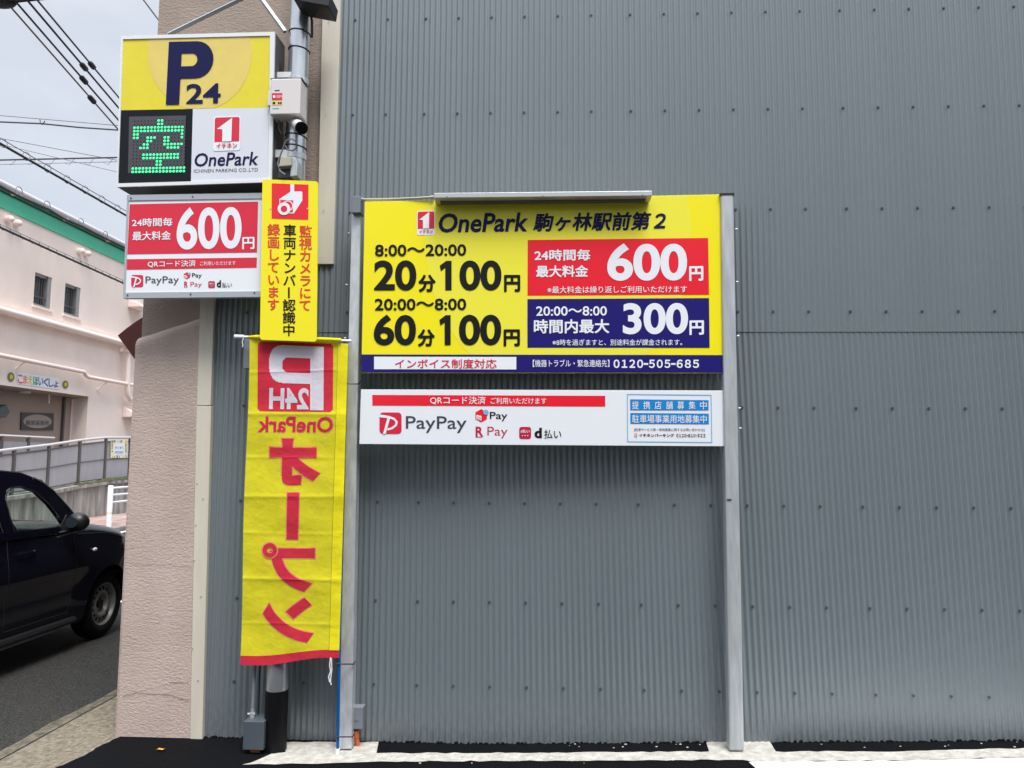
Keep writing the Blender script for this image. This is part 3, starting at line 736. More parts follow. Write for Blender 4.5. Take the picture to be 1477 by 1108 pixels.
# small cable box with its orange conduit beside the left post
CB = thing('cable_box', 'small grey cable box on an orange conduit at the foot of the left post', 'box', atg(515, 1081))
p = at(508.5, 1052, 1, -.12); q_ = at(523.2, 1052, 1, -.12); t_ = at(523.4, 1020, 1, -.12)
MB().bb((p.x, -.12, p.z), (q_.x, -.065, t_.z)).build('box', 'plastic_grey', CB, bevel=.004)
c = at(514.5, 1037, 1, -.121); mb = MB(); mb.tube([c, c + Vector((0, -.002, 0))], .012, 20); mb.build('knockout_ring', 'plastic_grey', CB, bevel=.001)
a = at(514, 1053, 1, -.09); b = at(516, 1081, 1, -.075)
mb = MB(); mb.tube([a, a.lerp(b, .35), a.lerp(b, .36), Vector((b.x, b.y, gz(b.x)))], [.016, .016, .0125, .0125], 12); mb.build('conduit', 'orange_pipe', CB, smooth=True)

# ================================================================== steel pole with everything it carries
PY = -.16
pb = at(399, 1000, 1, PY); pole_x = pb.x + .002
PR = .0585
SP = thing('steel_pole', 'tall galvanised round pole with a black wrapped foot behind the banner', 'pole', (pole_x, PY, gz(pole_x)))
ztop = 5.2; zs_ = at(399, 999, 1, PY - PR).z
mb = MB(); mb.tube([(pole_x, PY, gz(pole_x)), (pole_x, PY, ztop)], PR, 32); mb.build('shaft', 'pole_steel', SP, smooth=True)
mb = MB(); mb.tube([(pole_x, PY, gz(pole_x) + .002), (pole_x, PY, zs_)], PR + .002, 32); mb.build('foot_wrap', 'black_wrap', SP, smooth=True)
def band(y, r=.006, tilt=0.0):
    z = at(428, y, 1, PY - PR).z; mb = MB(); n = 24
    mb.tube([(pole_x + (PR + .002)*math.cos(2*math.pi*k/n), PY + (PR + .002)*math.sin(2*math.pi*k/n), z + tilt*math.cos(2*math.pi*k/n)) for k in range(n + 1)], r/2, 6, cap=False); return mb
for y in (41, 66, 192, 208): band(y, .007, -.006).build('cable_tie', 'black_rubber', SP, smooth=True)
for y in (112, 222): 
    z = at(428, y, 1, PY - PR).z; mb = MB(); mb.tube([(pole_x, PY, z - .016), (pole_x, PY, z + .016)], PR + .004, 32); mb.build('clamp', 'galvanised', SP, smooth=True)
mb = MB(); zz = [5.0, 4.6, 4.35, 4.22, 4.15, 4.05]
mb.tube([(pole_x + PR + .012 + .012*math.sin(i*1.7), PY - .02, z) for i, z in enumerate(zz)], .007, 8); mb.build('cable', 'black_rubber', SP, smooth=True)
# stay struts that hold the lit sign from above
def strut(p0, p1, y0, y1, r): 
    mb = MB(); mb.tube([at(*p0, 1, y0), at(*p1, 1, y1)], r, 4); return mb
strut((243, 50), (366, -10), -.2, -.15, .014).build('strut', 'galvanised_dull', SP)
strut((366, -16), (411, 46), -.15, -.19, .014).build('strut', 'galvanised_dull', SP)
# floodlight at the top
FL = thing('floodlight', 'dark flat floodlight mounted at the top of the steel pole', 'floodlight', at(450, -10, 1, -.3))
a = at(423.5, 0, 1, -.34); b = at(474, 9.5, 1, -.34); c = at(477, -8, 1, -.34); d = at(423.5, -14, 1, -.34)
MB().prism([a, b, c, d], (0, .16, 0)).build('housing', 'car_plastic', FL, bevel=.006)
a = at(428, -3, 1, -.33); b = at(470, 4, 1, -.33)
MB().prism([a + Vector((0, 0, -.018)), b + Vector((0, 0, -.014)), b + Vector((0, .13, -.014)), a + Vector((0, .13, -.018))], (0, 0, .004)).build('lens', 'sign_side', FL)
mb = MB(); p = at(447, -12, 1, -.24); mb.tube([p, Vector((pole_x, PY, p.z + .05))], .012, 8); mb.build('bracket', 'car_plastic', FL)

# lit sign box P24
PS = Panel(283, 158, -.26, R(-1.8))
BX = thing('lit_parking_sign', 'lit box sign with a big navy letter P on yellow and a green dot display', 'lit sign', PS.pt(283, 270))
oq = [(168.2, 269.8), (391.5, 262.6), (396.4, 45.8), (174.4, 51.8)]
iq = [(170.0, 264.6), (386.6, 258.6), (389.4, 51.4), (177.4, 56.6)]
TH = .17
PS.slab(oq, TH - .012, 'case', 'sign_side', BX, off=-.012, bevel=.002)
mb = MB(); o3 = [PS.pt(*p) for p in oq]; i3 = [PS.pt(*p) for p in iq]; bk = [v - PS.n*.0115 for v in o3]; ib = [v - PS.n*.0115 for v in i3]
mb.add(o3 + i3 + bk + ib, [(0, 1, 5, 4), (1, 2, 6, 5), (2, 3, 7, 6), (3, 0, 4, 7)] + [(i, (i + 1) % 4, 8 + (i + 1) % 4, 8 + i) for i in range(4)] + [(4 + i, 4 + (i + 1) % 4, 12 + (i + 1) % 4, 12 + i) for i in range(4)])
mb.build('front_frame', 'white_frame', BX)
vd = [(174.1, 159.2), (387.7, 155.2)]
yq = [vd[0], vd[1], iq[2], iq[3]]
yp = PS.poly(yq, -.006, 'yellow_face', 'yellow_lamp', BX)
cq = [(290 + 78*math.cos(2*math.pi*k/60), 98 + 88*math.sin(2*math.pi*k/60)) for k in range(60)]
cq = [(213 + 0*k, 0) for k in ()] or [(288 + 75*math.cos(2*math.pi*k/60), 76 + 83*math.sin(2*math.pi*k/60)) for k in range(60)]
PS.poly(clip_poly(cq, [(vd[0][0] + .6, vd[0][1] - .6), (vd[1][0] - .6, vd[1][1] - .6), (iq[2][0] - .6, iq[2][1] + .6), (iq[3][0] + .6, iq[3][1] + .6)]), -.0052, 'peach_disc', 'peach_lamp', yp)
def letter_P(P, q, off, m, parent, sw=.295, bow=.59, hx=.645, hy0=.19, hy1=.395, th=.012, n=12, mirror=False):
    """block letter P as one extruded shape; fractions of the quad, y measured from the top"""
    f = lambda x, y: P.pt(*bil(q, (1 - x) if mirror else x, 1 - y), off)
    ro = bow/2; ri = (hy1 - hy0)/2; asp = 1.0
    wx = 1 - .62
    outer = [(1 - wx + wx*math.cos(R(a)), bow/2 - bow/2*math.sin(R(a))) for a in [90 - 180*k/n for k in range(n + 1)]]
    rx = min(.12, (hx - sw)/2 + .06)
    inner = [(hx - rx + rx*math.cos(R(a)), (hy0 + hy1)/2 - ri*math.sin(R(a))) for a in [90 - 180*k/n for k in range(n + 1)]]
    pts = []; fs = []
    # bowl strip
    for (a, b) in zip(outer, inner): pts += [a, b]
    for k in range(n): fs.append((2*k, 2*k + 2, 2*k + 3, 2*k + 1))
    i0 = len(pts); pts += [(0, 0), (sw, 0), (sw, hy0), (sw, hy1), (sw, bow), (sw, 1), (0, 1)]
    fs += [(i0 + 1, 0, 1, i0 + 2), (i0 + 3, 2*n + 1, 2*n, i0 + 4), (i0, i0 + 1, i0 + 2, i0 + 3, i0 + 4, i0 + 5, i0 + 6)]
    mb = MB(); mb.add([f(*p) for p in pts], fs)
    return mb.build('big_letter', m, parent, recalc=False)
lp_ = letter_P(PS, [(239, 151), (304.6, 149.4), (309.2, 58.8), (243.6, 60.4)], -.002, 'navy_letter', yp)
text(PS, '24', Q(268.2, 149.8, 318, 148.6, 28.6, lean=-.02), 'navy_letter', yp, -.002, bold=.02)
bk_ = PS.poly([(170.0, 264.6), (275.4, 262), (278.2, 157.2), (174.1, 159.1)], -.006, 'display_face', 'led_black', BX)
wk_ = PS.poly([(275.4, 262), (386.6, 258.6), (387.7, 155.3), (278.2, 157.2)], -.0055, 'white_face', 'grey_panel', BX)
S_ = 10.075; zp = lambda x, y: (165 + x/S_, 155 + y/S_)
bd_ = PS.poly([zp(197, 955), zp(1016, 945), zp(1040, 118), zp(214, 135)], -.0045, 'display_board', 'led_board', BX)
rows = {0: [7, 8], 1: [7, 8], 2: range(15), 3: range(15), 4: [0, 1, 14], 5: [0, 1, 4, 5, 6, 9, 10, 14], 6: [4, 5, 9, 10], 7: [3, 4] + list(range(9, 15)), 8: [2, 3, 4, 10, 11, 12, 13], 10: range(3, 14), 11: range(3, 14), 12: [7, 8], 13: [7, 8], 14: range(16), 15: range(16)}
mb = MB(); off_ = MB()
for r in range(16):
    for c in range(16):
        x, y = zp(291 - 2.05*(r - 2) + 49.7*c, 297 + 49.4*(r - 2) - .85*c); on = c in rows.get(r, [])
        rad = .0068 if on else .003
        p = PS.pt(x, y, -.003); t = (mb if on else off_)
        e1 = Vector((1, 0, 0)); e2 = Vector((0, 0, 1)); k0 = len(t.v)
        t.add([p + (e1*math.cos(a) + e2*math.sin(a))*rad for a in [2*math.pi*i/10 for i in range(10)]] + [p + PS.n*.003], [(i, (i + 1) % 10, 10) for i in range(10)])
mb.build('led_matrix', 'led_green', bd_); off_.build('unlit_matrix', 'led_black', bd_)
one_logo(PS, [(308.9, 216.2), (344.6, 215), (345.6, 168.6), (309.9, 169.8)], BX, -.0035)
text(PS, 'OnePark', Q(280.6, 240.6, 372.6, 238.2, 19.6), 'navy_letter', BX, -.004, bold=.016, shear=.16)
text(PS, 'ICHINEN PARKING CO.,LTD', Q(279.6, 250, 372, 247.9, 5.6), 'slate_print', BX, -.004, bold=-.002)
# brackets to the pole and louvre on the side
for y, h in ((110, .035), (223, .045)):
    p = at(392, y, 1, -.2); q_ = at(421, y, 1, -.2); MB().bb((p.x, -.215, p.z - h/2), (q_.x, -.165, p.z + h/2)).build('bracket', 'white_frame', BX, bevel=.002)
mb = MB(); sp = (o3[1] + o3[2])/2
for k in range(4):
    for j in range(2):
        z = at(403, 80, 1, -.2).z - .012*k; mb.box(o3[2].lerp(o3[1], .165 + .02*k) - PS.n*(.085 + .02*j) + Vector((.001, 0, 0)), (.003, .013, .004))
mb.build('louvre', 'black_rubber', BX)

# price panel under the lit box
PP = Panel(280, 358, -.235, R(-.5))
PQ = thing('price_panel', 'white and red price panel reading 600 yen hanging below the lit box sign', 'sign board', PP.pt(280, 430))
pq = [(177.4, 430.4), (381, 428.2), (384, 278.2), (183.2, 281.4)]
PP.slab(pq, .035, 'panel', 'white_panel', PQ, bevel=.002)
for q in ([(177.4, 430.5), (381, 428.3), (381.2, 419.8), (177.7, 422)], [(182.8, 289.5), (383.8, 286.3), (384, 278.1), (183.2, 281.3)], [(177.3, 430.4), (180.2, 430.4), (185.8, 281.3), (183.1, 281.3)]):
    PP.slab(q, .008, 'edge_strip', 'sign_frame', PQ, off=.005, bevel=.001)
mb = MB()
for x, y in ((184, 426), (275, 424.5), (367, 422.5), (189, 286), (278, 284)): p = PP.pt(x, y, .005); mb.tube([p, p + PP.n*.003], .005, 8)
build_each(mb, 'screw', 'bolt_grey', PQ)
rbx = PP.poly([(183.6, 366.8), (370.6, 364), (372.3, 290.8), (187, 294.7)], .0015, 'red_box', 'red_dull', PQ)
text(PP, '24時間毎', Q(190.4, 327.4, 248.8, 326, 12), 'white_print', rbx, .003, bold=.02)
text(PP, '最大料金', Q(191, 347, 246.4, 345.8, 12.8), 'white_print', rbx, .003, bold=.02)
text(PP, '600', Q(254.7, 360.4, 348.4, 358.6, 61), 'white_print', rbx, .003, bold=.024)
text(PP, '円', Q(349.4, 359.8, 367, 359.4, 17.6), 'white_print', rbx, .003, bold=.03)
rs = PP.poly([(182.8, 389), (370, 386), (370.6, 371.6), (183.2, 374)], .0015, 'red_band', 'red_dull', PQ)
text(PP, 'QRコード決済', Q(213, 386.2, 282.4, 385, 10), 'white_print', rs, .003, bold=.012)
text(PP, 'ご利用いただけます', Q(288.5, 383.2, 339.8, 382.4, 6), 'white_print', rs, .003)
pay_logos(PP, PQ, 2, (189.2, 396.6, 206.6, 414.2), Q(209.8, 412, 258, 411.4, 13.2), (269.6, 397.6, 5), Q(277, 402, 291, 402, 8),
          Q(265.6, 414, 271, 414, 8), Q(274.6, 415.6, 291, 415.4, 8.8), (300.4, 405.6, 310, 415.4), (Q(312.6, 414.6, 318.8, 414.6, 10.4), Q(320.3, 415, 334.4, 414.8, 7.4)), .6)
p = at(383, 300, 1, -.2); MB().bb((p.x - .02, -.20, p.z - .05), (pole_x, -.17, p.z + .0)).build('bracket', 'galvanised_dull', PQ)

# surveillance notice
PC = Panel(416, 376, -.285)
SN = thing('surveillance_sign', 'tall yellow camera surveillance notice strapped to the steel pole', 'warning sign', PC.pt(416, 492))
sq = [(374.8, 490.2), (456.8, 493), (459, 261.6), (378.6, 258.6)]
MB().prism([PC.pt(*p) for p in rrect(sq, .05, .018)], (0, .004, 0)).build('plate', 'yellow_print', SN)
rq = [(391.8, 315.2), (444.6, 316.9), (444.9, 266.4), (392, 264.5)]
rt_ = PC.poly(rq, .0015, 'red_tile', 'red_print', SN)
f = lambda pts: [(380 + x/8.52, 255 + y/8.52) for x, y in pts]
PC.poly(f([(330, 92), (378, 94), (378, 212), (366, 232), (340, 232), (330, 212)]), .003, 'camera_mount', 'white_print', rt_)
PC.poly(f([(195, 276), (335, 182), (468, 180), (478, 190), (478, 292), (376, 448), (366, 452), (210, 452), (195, 440)]), .0028, 'camera_body', 'white_print', rt_)
PC.poly(f([(206, 284), (366, 290), (362, 436), (206, 436)]), .0036, 'camera_front', 'red_print', rt_)
ring(PC, 380 + 300/8.52, 255 + 358/8.52, 66/8.52, 54/8.52, .0042, 'lens_ring', 'white_print', rt_)
disc(PC, 380 + 252/8.52, 255 + 393/8.52, 78/8.52, 78/8.52, .0046, 'lens_disc', 'white_print', rt_)
disc(PC, 380 + 252/8.52, 255 + 395/8.52, 40/8.52, 40/8.52, .0052, 'lens_pupil', 'red_print', rt_)
def column(s, x0, x1, w, y0, pitch, m, bold, lean=-.012):
    items = []
    for i, ch in enumerate(s):
        yt = y0 + pitch*i; u = i/max(1, len(s) - 1); x = x0 + (x1 - x0)*u
        if ch == 'ー':   # upright long-vowel bar
            items.append(('｜', [(x + w*.42, yt + pitch*.93), (x + w*.56, yt + pitch*.93), (x + w*.56, yt + pitch*.07), (x + w*.42, yt + pitch*.07)])); continue
        items.append((ch, [(x, yt + pitch*.98), (x + w, yt + pitch*1.0), (x + w, yt + pitch*.02), (x, yt)]))
    mb = MB()
    for ch, q in items:
        if ch == '｜': mb.face([PC.pt(*p, .0015) for p in q]); continue
        o = text(PC, ch, q, m, None, .0015, bold=bold, em=True); me = o.data
        mb.add([v.co for v in me.vertices], [tuple(p_.vertices) for p_ in me.polygons]); bpy.data.objects.remove(o); bpy.data.meshes.remove(me)
    return mb.build('lettering', m, SN, recalc=False)
column('監視カメラにて', 431.2, 430.6, 18.2, 325, 17.75, 'orange_red', .022)
column('車両ナンバー認識中', 408.4, 407, 18.6, 323.6, 17.95, 'black_print', .02)
column('録画しています', 385.2, 384.6, 18.2, 322.6, 17.95, 'orange_red', .022)
mb = MB()
for x, y in ((390.3, 301), (443.6, 301)): p = PC.pt(x, y); mb.tube([p, p + PC.n*.003], .004, 8)
build_each(mb, 'rivet', 'galvanised', SN)

# control box, bullet camera, sensor
CX = thing('control_box', 'white plastic control box with a red sticker on the steel pole', 'control box', at(411, 165, 1, -.3))
p = at(388.5, 165.5, 1, -.31); q_ = at(432.5, 164, 1, -.31); t_ = at(432.5, 112.5, 1, -.31)
bx = MB().bb((p.x, -.31, p.z), (q_.x, -.20, t_.z)).build('box', 'plastic_white', CX, bevel=.008)
MB().bb((p.x - .004, -.305, t_.z - .002), (q_.x + .004, -.20, t_.z + .004)).build('lid_seal', 'black_rubber', CX)
q2 = at(386.5, 150, 1, -.3); MB().bb((q2.x - .003, -.30, q2.z - .01), (p.x + .004, -.26, q2.z + .075)).build('latch', 'plastic_white', CX, bevel=.004)
PX = Panel(410, 140, -.3105)
st = PX.poly([(392.2, 144.4), (407, 144.2), (407, 134.2), (392.3, 134.5)], .0008, 'red_sticker', 'red_dull', CX)
text(PX, '監視中', Q(398.8, 141.4, 406.4, 141.3, 4.4), 'white_print', st, .0014); disc(PX, 395.5, 139.4, 1.9, 2.1, .0014, 'white_dot', 'white_print', st, 14)
s2 = PX.poly([(392.2, 151.8), (407, 151.6), (407, 145.2), (392.2, 145.4)], .0008, 'yellow_sticker', 'peach_lamp', CX)
for x, w_ in ((393.4, 3.6), (401, 2.2), (404, 2.2)): PX.poly([(x, 150.4), (x + w_, 150.2), (x + w_, 147), (x, 147.2)], .0014, 'pictogram', 'black_print', s2)
PX.poly([(396, 131.2), (403.4, 131), (403.4, 129.6), (396, 129.8)], .0008, 'printed_line', 'slate_print', CX)
PX.poly([(393, 157), (402.5, 156.8), (402.5, 155.6), (393, 155.8)], .0008, 'printed_line', 'cyan_line', CX)
BC = thing('bullet_camera', 'white bullet surveillance camera with a black lens under the control box', 'camera', at(428, 180, 1, -.25))
a = at(424, 176, 1, -.2); b = at(434.5, 184.5, 1, -.34); dr = (b - a).normalized()
mb = MB(); mb.tube([a - dr*.03, a, b], [.026, .031, .031], 20); mb.build('housing', 'plastic_white', BC, smooth=True)
mb = MB(); mb.tube([b - dr*.004, b + dr*.014], .034, 20); mb.tube([b + dr*.014, b + dr*.017], .029, 20); mb.build('lens', 'lens_black', BC, smooth=True)
mb = MB(); mb.tube([a, Vector((pole_x, PY - PR, a.z + .02))], .012, 10); mb.build('bracket', 'plastic_white', BC, smooth=True)
mb = MB(); mb.tube([at(x, y, 1, -.235) for x, y in ((405, 168), (402, 176), (402, 186), (406, 193))], .0035, 6); mb.build('cable', 'wire_grey', BC, smooth=True)
SE = thing('sensor_unit', 'beige boxy sensor unit with a looped grey cable just above the yellow notice', 'sensor', at(415, 256, 1, -.26))
p = at(402, 240, 1, -.29); q_ = at(419, 226.5, 1, -.29); r_ = at(428.5, 240, 1, -.29)
MB().prism([at(401.5, 240.5, 1, -.30), at(420, 239, 1, -.30), at(420.5, 226, 1, -.30), at(404.5, 226.5, 1, -.30)], (0, .08, 0)).build('hood', 'plastic_beige', SE, bevel=.005)
MB().prism([at(418, 255, 1, -.285), at(428, 254, 1, -.285), at(429, 233, 1, -.285), at(425, 226, 1, -.285), at(420, 226, 1, -.285)], (0, .09, 0)).build('body', 'galvanised_dull', SE, bevel=.006)
MB().prism([at(400.5, 257, 1, -.26), at(422, 256, 1, -.26), at(421, 238, 1, -.26), at(402, 239.5, 1, -.26)], (0, .05, 0)).build('base', 'bolt_grey', SE, bevel=.003)
mb = MB(); lo = [(411.5, 252), (404, 247), (400.5, 236), (404, 225), (409, 212), (413, 203), (420, 200), (427, 204), (428, 213), (422, 217.5), (414, 216), (410, 208)]
mb.tube([at(x, y, 1, -.30 + .015*math.sin(i*.8)) for i, (x, y) in enumerate(lo)], .0042, 8); mb.build('cable', 'wire_grey', SE, smooth=True)

# ================================================================== hanging banner seen from its back
class Cloth(Panel):
    creases = [535.5, 597.5, 660, 716.5, 770, 836, 900]
    def disp(s, px, py):
        v = .0045*math.sin(px*.035 + py*.004) + .003*math.sin(py*.021 + px*.012) + .0018*math.sin(py*.073 - px*.05)
        for i, c in enumerate(s.creases):
            c2 = c - (px - 425)*(.03 if i < 1 else -.02 if i in (4, 5, 6) else -.004); d = abs(py - c2); sg = 1 if i % 2 else -1
            v += sg*.0035*math.exp(-d/14) + .0035*math.exp(-d/2.2)
        v += .0016*math.exp(-abs(px - 402)/5) - .0016*math.exp(-abs(px - 450)/5)
        return v
    def pt(s, px, py, off=0.0): return Panel.pt(s, px, py, off + s.disp(px, py))
CL = Cloth(424, 720, -.235)
BN = thing('banner', 'yellow and red cloth banner with mirrored writing hanging between the pole and left post', 'banner', at(487, 1080, 1, -.2))
def edgeL(t): return (360.2 - 14.2*t + 1.0*math.sin(t*9), 487 + 472*t)
def edgeR(t): return (502.4 - 13.4*t, 494 + 459*t)
def clothmesh(u0, u1, t0, t1, nu, nt_, name, m, par, off=0.0):
    vs = []; fs = []
    for j in range(nt_ + 1):
        t = t0 + (t1 - t0)*j/nt_; a = edgeL(t); b = edgeR(t)
        for i in range(nu + 1):
            u = u0 + (u1 - u0)*i/nu; px = a[0] + (b[0] - a[0])*u; py = a[1] + (b[1] - a[1])*u
            if t > .9: py += (t - .9)*10*(3.5*math.sin(u*5.2 + .4) - 1.5)
            vs.append(CL.pt(px, py, off))
    for j in range(nt_):
        for i in range(nu): k = j*(nu + 1) + i; fs.append((k, k + 1, k + nu + 2, k + nu + 1))
    o = MB().add(vs, fs).build(name, m, par, recalc=False)
    for p in o.data.polygons: p.use_smooth = True
    return o
cy_ = clothmesh(0, .895, 0, .974, 30, 240, 'cloth', 'cloth_yellow', BN)
clothmesh(.898, 1, .004, .974, 4, 120, 'sleeve', 'cloth_sleeve', BN, .004)
clothmesh(0, 1, .972, 1, 30, 8, 'bottom_hem', 'cloth_red', BN, .001)
bq = [(371.3, 593), (480, 594.4), (480.8, 496.2), (371.9, 492.4)]
# printed tile: grid that follows the folds
vs = []; fs = []; nn = 72
for j in range(nn + 1):
    for i in range(nn + 1):
        u, v = i/nn, j/nn
        vs.append(CL.pt(*bil(bq, u, v), .0012))
fs = [(j*(nn + 1) + i, j*(nn + 1) + i + 1, (j + 1)*(nn + 1) + i + 1, (j + 1)*(nn + 1) + i) for j in range(nn) for i in range(nn) if math.hypot(max(0, abs((i + .5)/nn - .5) - .455), max(0, abs((j + .5)/nn - .5) - .455)) < .045]
tl_ = MB().add(vs, fs).build('printed_tile', 'cloth_red', cy_, recalc=False)
def grid_mesh(o, nx_=14, ny_=14): pass
class Flat(Cloth): pass
wq = [(387.5, 591), (466.5, 592), (467, 500.6), (388.4, 497)]
def cloth_P():
    """mirrored block P: cells of a fine grid kept where they fall inside the letter"""
    n = 90; vs = []; fs = []; sw, bow, hx, hy0, hy1 = .247, .585, .76, .185, .425
    def inside(x, y):
        if x < sw: return True
        if y > bow: return False
        ro = bow/2; ext = 1 - .30
        if x > ext and ((x - ext)/.30)**2 + ((y - ro)/ro)**2 > 1 and (y < ro*.45 or y > ro*1.55 or True): 
            if abs(((x - ext)/.30))**2.6 + abs((y - ro)/ro)**2.6 > 1: return False
        ri = (hy1 - hy0)/2; yc = (hy0 + hy1)/2
        if x < hx and hy0 < y < hy1 and (x < hx - .16 or abs((x - hx + .16)/.16)**2.6 + abs((y - yc)/ri)**2.6 < 1): return False
        return True
    idx = {}
    def vid(i, j):
        if (i, j) not in idx:
            idx[(i, j)] = len(vs); vs.append(CL.pt(*bil(wq, 1 - i/n, 1 - j/n), .0024))
        return idx[(i, j)]
    for j in range(n):
        for i in range(n):
            if inside((i + .5)/n, (j + .5)/n): fs.append((vid(i, j), vid(i + 1, j), vid(i + 1, j + 1), vid(i, j + 1)))
    return MB().add(vs, fs).build('big_letter', 'cloth_white', cy_, recalc=False)
cloth_P()
text(CL, '24H', [(445, 590.6), (388, 590.2), (388.6, 559.4), (445.6, 560)], 'cloth_white', cy_, .0024, bold=.03, grid=10)
def red_sign(s, q, bold, g, outline=.022):
    c = ((q[0][0] + q[2][0])/2, (q[0][1] + q[2][1])/2)
    k = 1.5
    q2 = [(x + (k if x > c[0] else -k), y + (k if y > c[1] else -k)) for x, y in q]
    text(CL, s, q2, 'cloth_edge', cy_, .0010, bold=bold + outline, grid=g)
    text(CL, s, q, 'cloth_red', cy_, .0022, bold=bold, grid=g)
red_sign('OnePark', [(479.6, 623.6), (371.8, 622.8), (372.4, 600.6), (480.2, 601.6)], .02, 8, .012)
red_sign('オ', [(461.6, 700), (388.4, 699.6), (389, 632.4), (462, 633)], .055, 14)
red_sign('フ', [(453.8, 853.4), (387.6, 853), (388.4, 790), (454.2, 790.6)], .05, 14)
red_sign('ン', [(452, 926.8), (378.8, 926.4), (379.4, 861.8), (452.4, 862.2)], .055, 14)
def cloth_patch(q, off, m, n=12):
    vs = [CL.pt(*bil(q, i/4, j/n), off) for j in range(n + 1) for i in range(5)]
    MB().add(vs, [(j*5 + i, j*5 + i + 1, (j + 1)*5 + i + 1, (j + 1)*5 + i) for j in range(n) for i in range(4)]).build('lettering', m, cy_, recalc=False)
cloth_patch([(411.6, 779.4), (431, 779.4), (432.8, 709.2), (412.8, 709.2)], .0010, 'cloth_edge'); cloth_patch([(413.2, 778), (429.6, 778), (431.4, 710.6), (414.4, 710.6)], .0022, 'cloth_red')
ring(CL, 389.1, 793.8, 12.2, 3.2, .0030, 'lettering', 'cloth_edge', cy_, 40); ring(CL, 389.1, 793.8, 10.4, 4.2, .0040, 'lettering', 'cloth_red', cy_, 40)
# pole, cross bar, ties
mb = MB(); a = at(487.0, 1083, 1, -.21); a.z = gz(a.x) + .012; b = at(497.5, 492, 1, -.21); mb.tube([a, b], .0085, 12); mb.build('banner_pole', 'blue_pole', BN, smooth=True)
mb = MB(); mb.tube([a, a + (b - a).normalized()*.03], .0125, 12); mb.build('pole_tip', 'cord_white', BN, smooth=True)
mb = MB(); c0_ = at(339, 485.6, 1, -.225); c1_ = at(507, 492, 1, -.215); mb.tube([c0_, c1_], .0075, 10); mb.build('cross_bar', 'cord_white', BN, smooth=True)
mb = MB(); mb.tube([c0_ + Vector((-.002, 0, 0)), c0_ + Vector((.05, 0, -.002))], .0115, 10); mb.build('bar_cap', 'cord_white', BN, smooth=True)
mb = MB(); mb.tube([at(357, 486, 1, -.24), at(370, 486, 1, -.247), at(430, 488.4, 1, -.247), at(492, 490.5, 1, -.247)], [.004, .011, .012, .010], 10); mb.build('top_hem', 'cloth_sleeve', BN, smooth=True)
mb = MB(); mb.tube([at(x, y, 1, -.243) for x, y in ((351.5, 487), (349.4, 493), (350.5, 498), (349.3, 501))], .003, 6); mb.build('cord', 'cord_white', BN, smooth=True)
mb = MB(); mb.tube([at(x, y, 1, -.25) for x, y in ((476.8, 949), (475.4, 960), (477.0, 968), (474.0, 976), (475.5, 984))], .0035, 6); mb.tube([at(x, y, 1, -.25) for x, y in ((478, 950), (478.6, 965), (476.6, 982), (477.6, 988))], .003, 6); mb.build('cord', 'cord_white', BN, smooth=True)
for y in (553, 957, 1062):
    xl = 505.5 - (y - 486)/597*18.5; xr = 521 - (y - 296)/785*14.2
    l = at(xl - 6, y, 1, -.225); r_ = at(xr + 1.5, y + 1, 1, -.160); e2 = at(xr + 3.5, y - 3, 1, -.14)
    mb = MB(); mb.tube([l, at(xl + 3, y + 1, 1, -.222), r_, e2], .0032, 6); mb.build('tie', 'black_rubber', BN, smooth=True)

# grey cable pit box with a thin conduit, left of the pole
GB = thing('cable_pit_box', 'dark grey steel box with a silver fitting standing beside the black foot of the pole', 'box', atg(365, 1083))
p = at(349.6, 1082, 1, -.235); q_ = at(379.6, 1082, 1, -.235); t_ = at(379, 1041, 1, -.235)
MB().bb((p.x, -.235, p.z), (q_.x, -.10, t_.z)).build('box', 'box_grey', GB, bevel=.004)
MB().bb((p.x + .03, -.20, gz(p.x)), (q_.x - .03, -.13, p.z)).build('foot', 'orange_pipe', GB)
c = at(364, 1036, 1, -.17); mb = MB(); mb.tube([(c.x, -.17, t_.z), (c.x, -.17, t_.z + .025)], .014, 12); mb.tube([(c.x - .024, -.175, t_.z + .018), (c.x + .016, -.175, t_.z + .018)], .006, 8); mb.tube([(c.x, -.17, t_.z + .025), (c.x, -.17, t_.z + .05)], .010, 12)
mb.build('fitting', 'aluminium', GB, smooth=True)
mb = MB(); mb.tube([(c.x, -.17, t_.z + .05), (c.x + .004, -.165, 1.1), (c.x + .006, -.16, 2.35)], .0105, 12); mb.build('conduit', 'plastic_grey', GB, smooth=True)
mb = MB(); mb.tube([(c.x + .028, -.16, t_.z + .01), (c.x + .030, -.16, 1.0), (c.x + .034, -.16, 2.3)], .004, 8); mb.build('cable', 'black_rubber', GB, smooth=True)
p = at(351, 532, 1, -.17); MB().bb((p.x, -.175, p.z), (p.x + .05, -.12, p.z + .17)).build('inlet_box', 'plastic_grey', GB, bevel=.004)

# ================================================================== across the side street
FX = -13.0
tag(MB().bb((-11.0, -20, -.03), (-9.05, 60, .10)).build('pavement', 'brick_path'), kind='structure')
tag(MB().bb((-9.05, -20, -.03), (-8.92, 60, .11)).build('kerb', 'old_concrete', bevel=.01), kind='structure')
tag(MB().face([(-8.80, -20, .034), (-8.66, -20, .034), (-8.66, 60, .034), (-8.80, 60, .034)]).build('edge_line', 'white_paint'), kind='structure')
tag(MB().face([(-5.4, 3.85, .034), (-3.6, 3.85, .034), (-3.6, 4.2, .034), (-5.4, 4.2, .034)]).build('stop_line', 'white_paint'), kind='structure')
NB = thing('nursery_building', 'pale pink two storey nursery with a green roof band and colourful kana over its entrance', 'building', (FX, 12, 0))
f_ = lambda px, py, x=FX: at(px, py, 0, x)
EAVE = 8.0; ZC = 3.25; YJ = f_(128, 560).y
w1 = (f_(51, 392), f_(72.7, 447)); w2 = (f_(94.5, 408), f_(114.2, 459.5))
